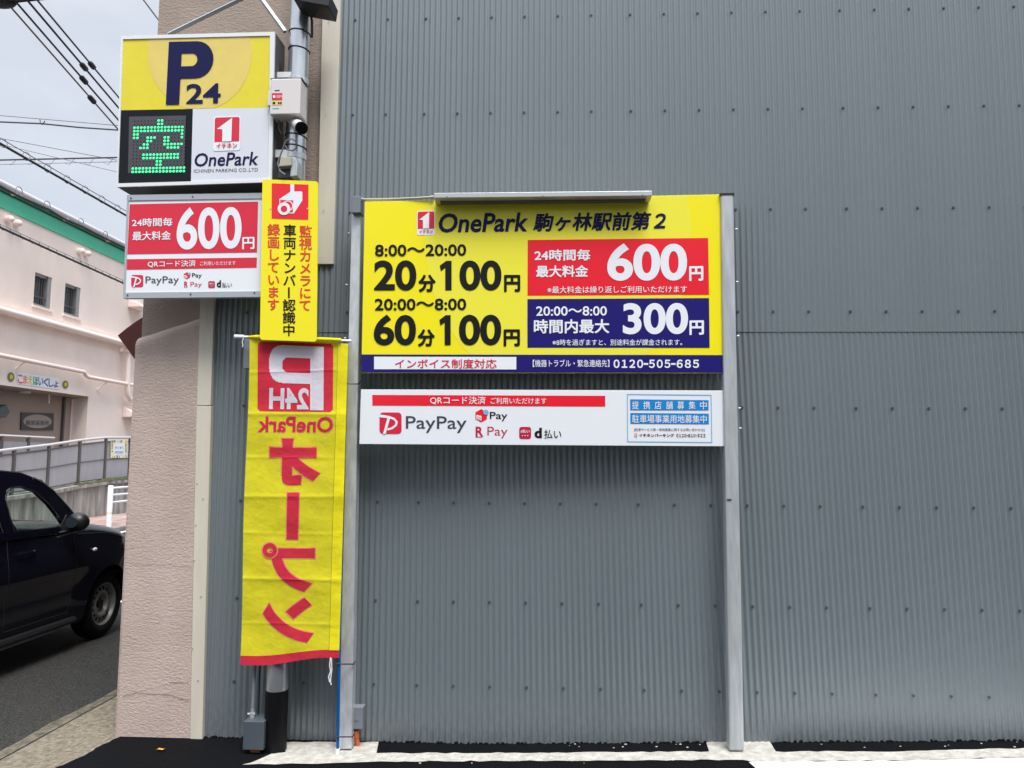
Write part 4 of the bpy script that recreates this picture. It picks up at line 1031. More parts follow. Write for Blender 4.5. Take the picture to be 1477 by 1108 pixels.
zw0 = (w1[1].z + w2[1].z)/2; zw1 = (w1[0].z + w2[0].z)/2
gy = [2.0, w1[0].y, w1[1].y, w2[0].y, w2[1].y, 46.0]; gzs = [ZC, zw0, zw1, 7.62]
mb = MB()
for i in range(5):
    for j in range(3):
        if j == 1 and i in (1, 3): continue
        mb.bb((FX - .3, gy[i], gzs[j]), (FX, gy[i + 1], gzs[j + 1]))
mb.bb((FX - .3, YJ, 0), (FX, 46, ZC))
mb.build('wall', 'pink_wall', NB)
MB().bb((FX - 12, 2, 0), (FX - .62, 46, 7.6)).build('inner_core', 'pink_shaded', NB)
# green band under the eave, gutter pipe
zg = f_(0, 299).z
MB().bb((FX - .3, 2, zg), (FX + .03, 46, 7.97)).build('green_band', 'green_band', NB)
MB().bb((FX - 12, 2, 7.97), (FX + .05, 46, 8.02)).build('roof', 'gutter_white', NB)
mb = MB(); mb.tube([(FX + .10, 2, 7.95), (FX + .10, 46, 7.93)], .085, 12); gt = mb.build('gutter', 'gutter_white', NB, smooth=True)
mb = MB()
for k in range(22): mb.bb((FX + .02, 3 + 2*k, 7.80), (FX + .19, 3.04 + 2*k, 7.86))
mb.build('gutter_brackets', 'pink_pipe', NB)
mb = MB(); zz = f_(0, 276).z; mb.tube([(FX + .05, 2, zz), (FX + .05, 46, zz)], .018, 6); mb.build('band_cable', 'wire_black', NB)
for (a, b) in (w1, w2):
    wn = MB().bb((FX - .16, a.y, zw0), (FX - .14, b.y, zw1)).build('window', 'dark_glass', NB)
    m2 = MB(); t = .07
    m2.bb((FX - .15, a.y, zw0), (FX - .06, a.y + t, zw1)); m2.bb((FX - .15, b.y - t*2.0, zw0), (FX - .02, b.y, zw1)); m2.bb((FX - .15, a.y + t, zw0), (FX - .06, b.y - t*2, zw0 + t)); m2.bb((FX - .15, a.y + t, zw1 - t), (FX - .06, b.y - t*2, zw1))
    m2.build('frame', 'frame_metal', wn)
    m3 = MB()
    for k in range(1, 5): y = a.y + t + (b.y - a.y - 3*t)*k/5; m3.tube([(FX - .05, y, zw0 + t), (FX - .05, y, zw1 - t)], .008, 6)
    m3.tube([(FX - .05, a.y + t, zw0 + .25), (FX - .05, b.y - 2*t, zw0 + .25)], .012, 6)
    m3.build('bars', 'rail_dark', wn)
    MB().bb((FX - .14, a.y - .05, zw0 - .05), (FX + .05, b.y + .05, zw0 - .002)).build('sill', 'pink_pipe', wn)
for x, y in ((9.4, 316), (21, 322), (113, 362.5), (122, 366)):
    p = f_(x, y); m2 = MB(); m2.tube([p, p + Vector((.10, 0, 0))], .085, 14); m2.ball(p + Vector((.1, 0, 0)), .085, 12, 6); m2.build('round_vent', 'pink_pipe', NB, smooth=True)
# projecting ledge and pipes
zl0, zl1 = f_(0, 452).z, f_(0, 440).z
MB().bb((FX, 2, zl0 + .05), (FX + .12, 46, zl1)).build('ledge', 'pink_wall', NB)
m2 = MB(); z_ = f_(0, 449).z; m2.tube([(FX + .24, 2, z_), (FX + .24, 46, z_ - .1)], .09, 12)
m2.build('pipe', 'pink_pipe', NB, smooth=True)
a, b, c, d, e = f_(-20, 508.5, FX + .2), f_(121, 536.5, FX + .2), f_(124, 542, FX + .2), f_(128, 544, FX + .2), f_(260, 568, FX + .2)
m2 = MB(); m2.tube([a, b, c, d, e], .055, 10)
for x, y in ((38, 521), (157, 549)):
    p = f_(x, y, FX + .2); m2.tube([p, p + Vector((-.2, -.25, -.30))], .02, 6)
m2.build('pipe', 'pink_pipe', NB, smooth=True)
m2 = MB(); m2.tube([f_(x, y, FX + .2) for x, y in ((184.5, 506), (184.5, 540), (184, 560), (185, 572), (189, 578), (198, 580))], .075, 10); m2.build('downpipe', 'pink_pipe', NB, smooth=True)
m2 = MB(); p = f_(184, 508, FX + .2); m2.bb(p + Vector((-.2, -.12, 0)), p + Vector((.1, .12, .12))); m2.build('pipe_head', 'pink_pipe', NB)
for (x0, y0, x1, y1) in ((176, 585, 197, 602), (184, 431, 203, 443)):
    a = f_(x0, y1); b = f_(x1, y1); t = f_(x0, y0)
    m2 = MB(); h = t.z - a.z
    m2.prism([(FX, a.y, a.z), (FX + .42, a.y, a.z + .02), (FX + .38, a.y, a.z + .12), (FX, a.y, a.z + h)], (0, b.y - a.y, 0)); m2.build('vent_hood', 'pink_pipe', NB, bevel=.02)
# canopy over the entrance with its writing
CXF = FX + .02
m2 = MB(); m2.bb((FX - .5, 2, ZC - .02), (FX + .06, YJ, ZC + .86)); m2.build('canopy', 'pink_wall', NB)
MB().bb((FX - .5, 2, ZC - .06), (FX - .02, YJ, ZC - .021)).build('entrance_ceiling', 'pink_shaded', NB)
MB().bb((FX - .58, 2, 0), (FX - .5, YJ + .3, ZC)).build('entrance_back_wall', 'pink_shaded', NB)
MB().bb((FX - .5, YJ, 0), (FX - .301, YJ + .3, ZC - .07)).build('entrance_side_wall', 'pink_wall', NB)
class Facade(Panel):
    def __init__(s, x): s.x = x; s.n = Vector((1, 0, 0))
    def pt(s, px, py, off=0.0): return at(px, py, 0, s.x + off)
FA = Facade(FX + .065)
ns_ = FA.poly([(25, 553.6), (85.4, 562), (85.4, 545.6), (25, 537)], .004, 'name_strip', 'white_print', NB)
cols_ = ['kana_red', 'kana_orange', 'kana_yellow', 'kana_green', 'kana_blue', 'kana_navy', 'kana_navy', 'kana_purple']
for i, ch in enumerate('こまえほいくしょ'):
    x0 = 26 + 7.35*i; x1 = x0 + 6.9; yb = 552.6 + (x0 - 26)*.122; sm = 1 if ch == 'ょ' else 0
    text(FA, ch, [(x0, yb), (x1, yb + .84), (x1, yb - 12 + .9 + sm*3), (x0, yb - 12.6 + sm*3)], cols_[i], ns_, .008, bold=.03)
def emblem(cx, cy, r, a, b):
    o = disc(FA, cx, cy, r*.72, r, .004, 'emblem', a, NB, 20); disc(FA, cx + r*.1, cy - r*.05, r*.34, r*.5, .008, 'emblem_centre', b, o, 14)
emblem(15.8, 544, 7, 'emblem_olive', 'emblem_lime'); emblem(94.4, 555, 6, 'emblem_olive', 'kana_yellow')
# things in the entrance recess
bx_ = FX - .495
r_ = lambda px, py, x=bx_: at(px, py, 0, x)
PL = Facade(bx_)
pq = [(30.5, 619.8), (77.2, 620.6), (77.6, 596.2), (31.2, 595)]
pl = MB().prism([PL.pt(*p, .03) for p in pq], (-.028, 0, 0)).build('plaque', 'plaque_frame', NB)
PL.poly(rrect([bil(pq, .06, .1), bil(pq, .94, .1), bil(pq, .94, .9), bil(pq, .06, .9)], .5, .5, 9), .034, 'oval_face', 'plaque', pl)
text(PL, '駒栄保育所', [bil(pq, .14, .26), bil(pq, .86, .26), bil(pq, .86, .56), bil(pq, .14, .56)], 'plaque_frame', pl, .038, bold=.01)
for x0, x1, m_ in ((88.5, 90.5, 'rail_dark'), (90.6, 98, 'pink_shaded'), (99, 102, 'pink_pipe')):
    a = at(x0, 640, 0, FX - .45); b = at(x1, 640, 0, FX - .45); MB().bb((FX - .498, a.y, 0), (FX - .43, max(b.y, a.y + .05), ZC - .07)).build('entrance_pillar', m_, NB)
p = f_(36, 566, FX - .3); m2 = MB(); m2.tube([(p.x, p.y, ZC - .10), (p.x, p.y, ZC - .061)], .13, 16); m2.build('ceiling_lamp', 'white_frame', NB, smooth=True)
p = f_(71, 570, FX - .3); m2 = MB(); m2.tube([(p.x, p.y, ZC - .3), (p.x, p.y, ZC - .02)], .02, 8); m2.build('hanging_rod', 'pink_pipe', NB)
m2 = MB(); a = f_(0, 578, FX - .45); m2.prism([(FX - .49, a.y - .8, a.z - .40), (FX - .49, a.y - .05, a.z - .1), (FX - .49, a.y + .08, a.z - .28), (FX - .49, a.y - .05, a.z - .42)], (.25, 0, 0)); m2.build('wall_fan', 'bolt_grey', NB)

# ramp wall and its railing
RW = thing('retaining_wall', 'stained grey concrete retaining wall of the ramp with moss along its top', 'wall', (-11, 14, .1))
pts_ = [(-40, 724), (0, 717.5), (70, 708.5), (112, 700), (150, 694.5), (188, 691), (215, 689.5)]
top = [at(x, y, 0, -11.0) for x, y in pts_]
MB().prism([(-11.0, top[0].y, 0)] + [(-11.0, p.y, p.z - .06) for p in top] + [(-11.0, top[-1].y, 0)], (-.25, 0, 0)).build('wall', 'old_concrete', RW)
vs = []; 
for p in top: vs += [(-10.93, p.y, p.z - .075), (-10.93, p.y, p.z), (-11.3, p.y, p.z), (-11.3, p.y, p.z - .075)]
fs = []
for i in range(len(top) - 1):
    for k in range(4): fs.append((4*i + k, 4*i + (k + 1) % 4, 4*i + 4 + (k + 1) % 4, 4*i + 4 + k))
fs += [(0, 1, 2, 3), (4*len(top) - 4, 4*len(top) - 3, 4*len(top) - 2, 4*len(top) - 1)]
MB().add(vs, fs).build('coping', 'old_concrete', RW)
rm = random.Random(8); m2 = MB(); 
for k in range(160):
    u = rm.uniform(.25, 1); y = top[2].y + (top[-1].y - top[2].y)*u
    for i in range(len(top) - 1):
        if top[i].y <= y <= top[i + 1].y: z = top[i].z + (top[i + 1].z - top[i].z)*(y - top[i].y)/(top[i + 1].y - top[i].y); break
    dens = 1 if u > .5 else .5
    m2.ball((-11.06 + rm.uniform(-.05, .08), y, z + .01), (.07, .09*dens + .02, .05*dens*rm.uniform(.5, 1.2)), 7, 4)
mo = m2.build('moss', 'moss', RW, smooth=True)
RL = thing('ramp_railing', 'grey railing with translucent mesh panels along the nursery ramp', 'railing', (-11.1, 14, .9))
tp_ = [(-40, 657.5), (0, 650.2), (70, 642), (114, 635.3), (151, 631.4), (187, 631.2), (191, 631.5)]
tz = [at(x, y, 0, -11.1) for x, y in tp_]
def zat(L_, y):
    for i in range(len(L_) - 1):
        if L_[i].y <= y <= L_[i + 1].y: return L_[i].z + (L_[i + 1].z - L_[i].z)*(y - L_[i].y)/(L_[i + 1].y - L_[i].y)
    return L_[-1].z if y > L_[-1].y else L_[0].z
m2 = MB(); m2.tube([p for p in tz], .032, 10); m2.build('handrail', 'rail_light', RL, smooth=True)
m2 = MB(); m2.tube([p + Vector((0, 0, -.1)) for p in tz], .018, 8); m2.tube([Vector((-11.1, p.y, zat(top, p.y) + .06)) for p in tz], .018, 8); m2.build('panel_rails', 'rail_dark', RL, smooth=True)
py_ = [at(x, 660, 0, -11.1).y for x in (-22, 20, 70, 114, 151.5, 186.5)]
for y in py_ + [at(190, 660, 0, -11.1).y]:
    m2 = MB(); m2.bb((-11.125, y - .035, zat(top, y) - .02), (-11.075, y + .035, zat(tz, y))); m2.build('post', 'rail_dark', RL)
for y0, y1 in zip(py_[:-1], py_[1:]):
    a, b = y0 + .05, y1 - .05
    m2 = MB(); m2.prism([(-11.1, a, zat(top, a) + .08), (-11.1, b, zat(top, b) + .08), (-11.1, b, zat(tz, b) - .12), (-11.1, a, zat(tz, a) - .12)], (-.012, 0, 0)); m2.build('mesh_panel', 'mesh_panel', RL)
    m2 = MB(); zm = lambda y: (zat(top, y) + zat(tz, y))/2
    m2.tube([(-11.09, a, zm(a)), (-11.09, b, zm(b))], .008, 6); m2.build('middle_rail', 'rail_dark', RL)
PO = Facade(-11.075)
po = PO.poly([(159.5, 661), (184, 660.4), (184.2, 634), (159.8, 634.2)], 0, 'poster', 'paper_cream', None)
tag(po, 'pale poster with small flowers hung on the end of the ramp railing', 'poster')
po.location = (0, 0, 0)
rp_ = random.Random(4); fl_ = ['kana_yellow', 'emblem_olive', 'kana_orange', 'white_print', 'cyan_line', 'kana_green']
inner = PO.poly([(164.5, 656.5), (179.6, 656.2), (179.8, 640), (164.7, 640.2)], .003, 'picture', 'white_print', po)
text(PO, 'すくすく', Q(166, 648, 178, 648, 4), 'kana_blue', po, .006, bold=.02)
text(PO, 'のびのび', Q(166, 654.5, 178, 654.4, 4), 'kana_blue', po, .006, bold=.02)
for k, mm in enumerate(fl_):
    m2 = MB()
    for q in range(7):
        s = rp_.random(); x, y = ((160.5 + 22.5*s, rp_.choice((636.5, 659))) if rp_.random() < .5 else (rp_.choice((162, 181.8)), 636 + 23*s))
        c = PO.pt(x, y, .005 + .0004*k); r = rp_.uniform(.018, .035); m2.face([c + Vector((0, r*math.cos(2*math.pi*i/7), r*math.sin(2*math.pi*i/7))) for i in range(7)])
    m2.build('printed_flowers', mm, po)
# second railing further in, by the entrance
R2 = thing('inner_railing', 'lower grey railing behind the ramp in front of the nursery entrance', 'railing', (-12.2, 14, 1))
a = at(-40, 626.5, 0, -12.2); b = at(78, 632, 0, -12.2)
m2 = MB(); m2.tube([a, b], .03, 8); m2.build('handrail', 'rail_light', R2, smooth=True)
for x in (2, 41): p = at(x, 633, 0, -12.2); MB().bb((-12.23, p.y - .03, .5), (-12.17, p.y + .03, a.lerp(b, (x + 40)/118).z)).build('post', 'rail_dark', R2)
MB().prism([(-12.2, a.y, a.z - .12), (-12.2, b.y, b.z - .12), (-12.2, b.y, .6), (-12.2, a.y, .6)], (-.012, 0, 0)).build('mesh_panel', 'mesh_panel', R2)
# the ramp itself
tag(MB().prism([(-11.25, p.y, p.z - .1) for p in top] + [(-11.25, top[-1].y, 0), (-11.25, top[0].y, 0)], (-1.7, 0, 0)).build('ramp', 'old_concrete'), kind='structure')
# white guard rail on the pavement edge
GX = -9.15
GR = thing('guard_rail', 'white tubular pedestrian guard rail on the far pavement edge', 'guard rail', at(158, 762, 0, GX))
yp_ = at(157.8, 740, 0, GX).y; zt = at(157.8, 700.5, 0, GX).z
for k in range(3):
    m2 = MB(); m2.tube([(GX, yp_ + 2*k, .08), (GX, yp_ + 2*k, zt - .012), (GX, yp_ + 2*k, zt)], [.054, .054, .046], 16); ps = m2.build('post', 'rail_white', GR, smooth=True)
    m2 = MB(); zb = at(157.8, 740, 0, GX).z; m2.tube([(GX, yp_ + 2*k, zb - .008), (GX, yp_ + 2*k, zb + .008)], .0548, 16); m2.build('reflective_band', 'peach_lamp', ps, smooth=True)
for y in (704.2, 714.2, 724.8):
    z = at(162, y, 0, GX).z; m2 = MB(); m2.tube([(GX, yp_ + .05, z), (GX, yp_ + 4.4, z)], .024, 10); m2.build('rail', 'rail_white', GR, smooth=True)

# ================================================================== wires in the sky
def wire(name, label, pts, r, m, group='overhead wires against the sky', ext=.35, sag=0.0, far=1.3):
    a, b = Vector(pts[0]), Vector(pts[-1]); d = b - a
    mid = [a - d*ext] + [Vector(p) for p in pts] + [b + d*(far if ext else 0)]
    if sag:
        n = 14; A, Bq = mid[0], mid[-1]; mid = [A.lerp(Bq, i/n) + Vector((0, 0, -sag*math.sin(math.pi*i/n))) for i in range(n + 1)]
    mb = MB(); mb.tube(mid, r, 6); o = mb.build(name, m, None, smooth=True)
    return tag(o, label, 'wire', group)
def dia(x0, y0, x1, y1, Ya, Yb): return [at(x0, y0, 1, Ya), at(x1, y1, 1, Yb)]
four = [((10, 4), (167, 183), 'wire_tan', .013, (132.6, 147.8), 'lowest of the four slanting cables, meeting the sign beside the display'),
        ((22.7, 2.5), (168, 170), 'wire_black', .015, (120.8, 118.7), 'second lowest of the four slanting cables left of the sign'),
        ((39, 0), (168.8, 153), 'wire_black', .016, (121, 99), 'third of the four slanting cables counted from below, thick near the sign'),
        ((53.5, 0), (168.8, 137.7), 'wire_black', .014, (132.6, 96.8), 'topmost of the four slanting cables left of the yellow sign face')]
for p, q_, m_, r, s, lab in four:
    w = wire('slanting_cable', lab, dia(*p, *q_, 5, 8), r, m_, 'four slanting cables left of the sign', ext=1.6, far=2.6)
    u = (s[0] - p[0])/(q_[0] - p[0]); a, b = dia(*p, *q_, 5, 8)
    # perspective-correct place of the clip on the cable
    lo, hi = 0, 1
    for _ in range(40):
        mid = (lo + hi)/2; P_ = a.lerp(b, mid); v = ROT.transposed() @ (P_ - CAM); x = 738.5 - FPX*v.x/v.z
        if x < s[0]: lo = mid
        else: hi = mid
    c = a.lerp(b, mid); d = (b - a).normalized(); m2 = MB(); m2.tube([c - d*.10, c - d*.07, c + d*.07, c + d*.10], [.02, .042, .042, .02], 8); m2.build('clip', 'wire_black', w, smooth=True)
ins = MB(); c = at(2, 3, 1, 5); ins.ball(c, (.20, .12, .07)); ins.tube([c, c + Vector((.6, .1, .12))], .03, 8); ins.tube([c, c + Vector((-.9, 0, .1))], .03, 8)
tag(ins.build('line_insulator', 'wire_black', smooth=True), 'dark insulator at the upper left where the slanting cables begin', 'insulator')
wire('thin_wire', 'thin grey wire just above a heavier one, level with the display top', dia(0, 166.7, 164, 180.6, 14, 15), .011, 'wire_grey')
wh = wire('sagging_cable', 'dark sagging cable that meets the sign level with the green display', [at(0, 176, 1, 14), at(60, 178.5, 1, 14.3), at(115, 184, 1, 14.6), at(167, 187.5, 1, 15)], .02, 'wire_black')
m2 = MB(); m2.tube([at(x, y, 1, 14.3) for x, y in ((57.5, 172), (58.5, 179), (61, 180), (65, 174.5))], .012, 6); m2.build('hanger', 'wire_black', wh)
wire('second_strand', 'short thin strand looping under the sagging cable by the display', [at(78, 181, 1, 14.4), at(105, 185.5, 1, 14.55), at(135, 187.8, 1, 14.8), at(167, 186.5, 1, 15)], .012, 'wire_black', ext=0.0)
wire('thin_wire', 'thin grey wire descending to the middle of the green display', dia(0, 199.6, 141, 226, 14, 16), .010, 'wire_grey')
wire('thin_wire', 'faint thin wire descending to the sign below the lashed cable', dia(22.7, 213.5, 164, 247, 14, 16), .008, 'wire_grey')
ls = wire('lashed_cable', 'dark level cable with zigzag lashing, beside the lower half of the display', dia(0, 231, 165.5, 227.4, 16, 16), .022, 'wire_black')
m2 = MB(); m2.tube([at(-30, 238.2, 1, 16), at(200, 232.6, 1, 16)], .010, 6); m2.build('carrier_strand', 'wire_grey', ls)
m2 = MB()
for k in range(6):
    x = 8 + 28*k; m2.tube([at(x, 236.8 - x*.02, 1, 16), at(x + 8, 238, 1, 16), at(x + 16, 230.4 - x*.02, 1, 16)], .007, 5)
m2.build('lashing', 'wire_grey', ls)
def along(x0, y0, x1, y1, X): return [at(x0, y0, 0, X), at(x1, y1, 0, X)]
tr = wire('trunk_cable', 'dark trunk cable with hanger rings running along the street above the roof edge', along(0, 207, 181, 310.4, -9.0), .022, 'wire_black', ext=.5)
m2 = MB(); a, b = along(1.3, 200, 181, 304, -9.0); m2.tube([a - (b - a)*.4, b + (b - a)*.4], .008, 6); m2.build('carrier_strand', 'wire_grey', tr)
a, b = along(0, 204, 181, 307, -9.0); m2 = MB()
for k in range(-2, 9):
    c = a.lerp(b, .02 + .15*k); n = 12; m2.tube([c + Vector((.06*math.cos(2*math.pi*i/n)*.4, .06*math.cos(2*math.pi*i/n), .075*math.sin(2*math.pi*i/n))) for i in range(n + 1)], .006, 5)
build_each(m2, 'hanger_ring', 'wire_grey', tr)
rw = wire('roofline_cable', 'black cable running just under the white gutter of the pink nursery', [at(-30, 252, 0, -12.4), at(27, 283, 0, -12.4), at(70, 302, 0, -12.4), at(92, 315.5, 0, -12.4), at(117, 326, 0, -12.4), at(150, 343, 0, -12.4), at(190, 362, 0, -12.4)], .028, 'wire_black', ext=.2)
m2 = MB()
for x, y in ((27.5, 277), (68, 297), (117, 321.5), (152, 340)):
    c = at(x, y, 0, -12.4); n = 12; m2.tube([c + Vector((0, .12*math.cos(2*math.pi*i/n), .12*math.sin(2*math.pi*i/n))) for i in range(n + 1)], .010, 5)
build_each(m2, 'hanger_ring', 'wire_grey', rw)
fw = wire('facade_cable', 'black cable crossing the pink wall below the green band and above the windows', along(0, 328, 176, 407.7, -12.0), .026, 'wire_black', ext=.4)
m2 = MB(); a, b = along(0, 323.5, 176, 403.6, -12.0); m2.tube([a - (b - a)*.3, b + (b - a)*.3], .007, 6)
for k in range(16):
    c = a.lerp(b, k/15.0); m2.tube([c, c + Vector((0, .1, -.12))], .007, 5)
m2.build('carrier_strand', 'wire_grey', fw)
wire('thin_wire', 'short dark wire in the sky right above the lit sign', dia(207, 0, 225, 24, 6, 6), .012, 'wire_black', ext=1.2)

# ================================================================== parked small car, seen from behind its right side
CARX, CW = -3.85, 1.46           # right side plane, width
CR = thing('parked_car', 'dark navy small hatchback parked on the side street with plain steel wheels', 'car', (CARX - CW/2, 1.2, .03))
GZ = .03
YF, YR_ = 2.86, -.50            # nose and tail along the street
WY, WR = 2.305, .288; RY = WY - 2.42
def bulge(y, z):
    """how far the flank lies inside the widest line"""
    v = .012 + .10*max(0, (.42 - z)/.42)**1.6 + .05*max(0, (z - .80)/.3)**1.7
    if y > 2.3: v += .13*((y - 2.3)/.56)**2.8
    if y < .0: v += .22*((-y)/.5)**2.6
    v -= .022*math.exp(-((z - .72)/.10)**2)
    for w in (WY, RY):
        d = math.hypot(y - w, z - GZ - WR); v -= .022*math.exp(-((d - WR - .05)/.05)**2)
    return v
def profile():
    p = [(YR_ + .02, .26), (YR_, .5), (YR_ + .02, .95), (YR_ + .06, 1.03)]
    p += [(0, 1.03), (.9, 1.022), (1.62, 1.010), (1.95, 1.028)]
    p += [(2.10, 1.018), (2.25, .998), (2.40, .972), (2.55, .94), (2.68, .89), (2.78, .82), (2.84, .72), (2.86, .56), (2.85, .36), (2.80, .25)]
    n = 16
    for k in range(n + 1): a = -.10 + (math.pi + .2)*k/n; p.append((WY + (WR + .045)*math.cos(a), GZ + WR + (WR + .045)*math.sin(a)))
    p += [(WY - .36, .24), (RY + .36, .24)]
    for k in range(n + 1): a = -.10 + (math.pi + .2)*k/n; p.append((RY + (WR + .045)*math.cos(a), GZ + WR + (WR + .045)*math.sin(a)))
    return [q for q in p if True]
def flank_mesh():
    b = bmesh.new(); pr = profile(); L_ = []
    for u in (0, 1): L_.append([b.verts.new((-u, y, z)) for y, z in pr])
    n = len(pr)
    b.faces.new(L_[0]); b.faces.new(list(reversed(L_[1])))
    for i in range(n): b.faces.new((L_[0][i], L_[1][i], L_[1][(i + 1) % n], L_[0][(i + 1) % n]))
    for k in range(1, 34):
        y = YR_ + (YF - YR_)*k/34; bmesh.ops.bisect_plane(b, geom=b.verts[:] + b.edges[:] + b.faces[:], plane_co=(0, y, 0), plane_no=(0, 1, 0))
    for k in range(1, 18):
        z = .24 + .80*k/18; bmesh.ops.bisect_plane(b, geom=b.verts[:] + b.edges[:] + b.faces[:], plane_co=(0, 0, z), plane_no=(0, 0, 1))
    for u in (.03, .07, .13, .22, .36, .5, .64, .78, .87, .93, .97):
        bmesh.ops.bisect_plane(b, geom=b.verts[:] + b.edges[:] + b.faces[:], plane_co=(-u, 0, 0), plane_no=(1, 0, 0))
    for v in b.verts:
        u = -v.co.x; y, z = v.co.y, v.co.z; w = bulge(y, z)
        t = 2*u - 1; e = 1 - abs(t)                      # 0 at the flank
        # crown the bonnet and round the shoulder
        if z > .84 and y > 1.6: z += .035*(1 - t*t) - .05*max(0, 1 - e/.14)**2
        elif z > .9: z -= .03*max(0, 1 - e/.14)**2
        half = CW/2 - w
        v.co = (CARX - CW/2 - t*half, y, z)
    bmesh.ops.recalc_face_normals(b, faces=b.faces)
    me = bpy.data.meshes.new('body'); b.to_mesh(me); b.free(); return me
body = link('body', flank_mesh(), 'car_paint', CR, True); smooth_by_angle(body, R(42))
# cabin: frames leaning inwards, pillars, roof
def cabx(z, s, y=1.0):                                       # x of the cabin side at height z; s=+1 right, -1 left
    u = max(0, (z - 1.0)/.5); w = .045 + .085*u + .05*u*u
    return CARX - CW/2 + s*(CW/2 - w)
front_top = (1.20, 1.425)
outer = [(-.44, 1.02), (-.38, 1.22), (-.26, 1.40), (-.06, 1.478), (.35, 1.508), (.80, 1.502), (1.10, 1.482), (1.297, 1.464), (1.418, 1.427), (1.512, 1.388), (1.614, 1.322), (1.763, 1.184), (1.92, 1.02), (1.6, 1.0), (.9, 1.0), (.3, 1.01)]
holeF = [(1.10, 1.045), (1.075, 1.16), (1.06, 1.281), (1.095, 1.345), (1.15, 1.368), (1.287, 1.367), (1.413, 1.328), (1.537, 1.226), (1.624, 1.128), (1.70, 1.03)]
holeR = [(.99, 1.05), (.955, 1.20), (.93, 1.36), (.80, 1.41), (.15, 1.41), (.0, 1.33), (-.06, 1.06)]
for s in (1, -1):
    b = bmesh.new(); es = []
    for lp in (outer, holeF, holeR):
        vv = [b.verts.new((0, y, z)) for y, z in lp]; es += [b.edges.new((vv[i], vv[(i + 1) % len(vv)])) for i in range(len(vv))]
    bmesh.ops.triangle_fill(b, use_beauty=True, use_dissolve=False, edges=es)
    fs_ = [f for f in b.faces]
    kill = []
    def inpoly(y, z, P_):
        r = False; j = len(P_) - 1
        for i in range(len(P_)):
            if (P_[i][1] > z) != (P_[j][1] > z) and y < (P_[j][0] - P_[i][0])*(z - P_[i][1])/(P_[j][1] - P_[i][1]) + P_[i][0]: r = not r
            j = i
        return r
    for f in fs_:
        c = f.calc_center_median()
        if inpoly(c.y, c.z, holeF) or inpoly(c.y, c.z, holeR) or not inpoly(c.y, c.z, outer): kill.append(f)
    bmesh.ops.delete(b, geom=kill, context='FACES')
    for z in (1.1, 1.2, 1.3, 1.4): bmesh.ops.bisect_plane(b, geom=b.verts[:] + b.edges[:] + b.faces[:], plane_co=(0, 0, z), plane_no=(0, 0, 1))
    for v in b.verts: v.co.x = cabx(v.co.z, s)
    bmesh.ops.recalc_face_normals(b, faces=b.faces)
    me = bpy.data.meshes.new('side_frame'); b.to_mesh(me); b.free()
    o = link('side_frame', me, 'car_paint', CR); sm = o.modifiers.new('thickness', 'SOLIDIFY'); sm.thickness = .035; sm.offset = 0
    for lp, nm in ((holeF, 'front_window'), (holeR, 'rear_window')):
        cy = sum(p[0] for p in lp)/len(lp); cz = sum(p[1] for p in lp)/len(lp)
        mb = MB(); pts = [(cabx(z, s) - s*.004, y, z) for y, z in [(cy + (y - cy)*1.05, cz + (z - cz)*1.05) for y, z in lp]]
        mb.face(pts); wn = mb.build(nm, 'car_glass', CR)
        mb = MB(); ring_ = [(cabx(z, s) + s*.019, y, z) for y, z in lp] + [(cabx(z, s) + s*.02, cy + (y - cy)*.965, cz + (z - cz)*.95) for y, z in lp]; n = len(lp)
        mb.add(ring_, [(i, (i + 1) % n, n + (i + 1) % n, n + i) for i in range(n)]); mb.build('window_seal', 'black_rubber', wn)
top_line = [(-.44, 1.02), (-.38, 1.22), (-.26, 1.40), (-.06, 1.478), (.35, 1.508), (.80, 1.502), (1.10, 1.482), (1.297, 1.464), (1.418, 1.427)]
def skin(line, name, m, par, lift=.03, inset=-.004, n=12):
    vs = []; fs = []
    for y, z in line:
        xr = cabx(z, 1) + inset; xl = cabx(z, -1) - inset
        for i in range(n + 1):
            u = i/n; e = 1 - abs(2*u - 1); k = 1 - (1 - min(1, e/.30))**2.2
            vs.append((xr + (xl - xr)*u, y, z - .012 + lift*k))
    for j in range(len(line) - 1):
        for i in range(n): a = j*(n + 1) + i; fs.append((a, a + 1, a + n + 2, a + n + 1))
    o = MB().add(vs, fs).build(name, m, par, smooth=True); return o
rf = skin(top_line[2:], 'roof', 'car_paint', CR, .035, .02)
sm = rf.modifiers.new('thickness', 'SOLIDIFY'); sm.thickness = .02; sm.offset = -1
skin([(1.418, 1.427), (1.512, 1.388), (1.614, 1.322), (1.763, 1.184), (1.92, 1.02)], 'windscreen', 'car_glass', CR, .03, -.02)
skin([(-.44, 1.02), (-.38, 1.22), (-.26, 1.40)], 'rear_screen', 'car_glass', CR, .02, -.02)
mb = MB(); mb.tube([(cabx(z, 1) + .014, y, z + .004) for y, z in ((1.418, 1.425), (1.512, 1.386), (1.614, 1.32), (1.763, 1.182), (1.92, 1.025))], .012, 6)
mb.build('pillar_trim', 'car_plastic', CR, smooth=True)
mb = MB(); mb.tube([(cabx(z, 1) + .0, y, z + .006) for y, z in top_line[2:]], .010, 6); mb.build('roof_gutter', 'car_plastic', CR, smooth=True)
# wiper on the windscreen foot / small visor strip at the screen edge
mb = MB(); mb.box((cabx(1.37, 1) - .03, 1.575, 1.372), (.035, .13, .03), Matrix.Rotation(R(-34), 3, 'X')); mb.build('screen_edge_visor', 'car_plastic', CR, bevel=.006)
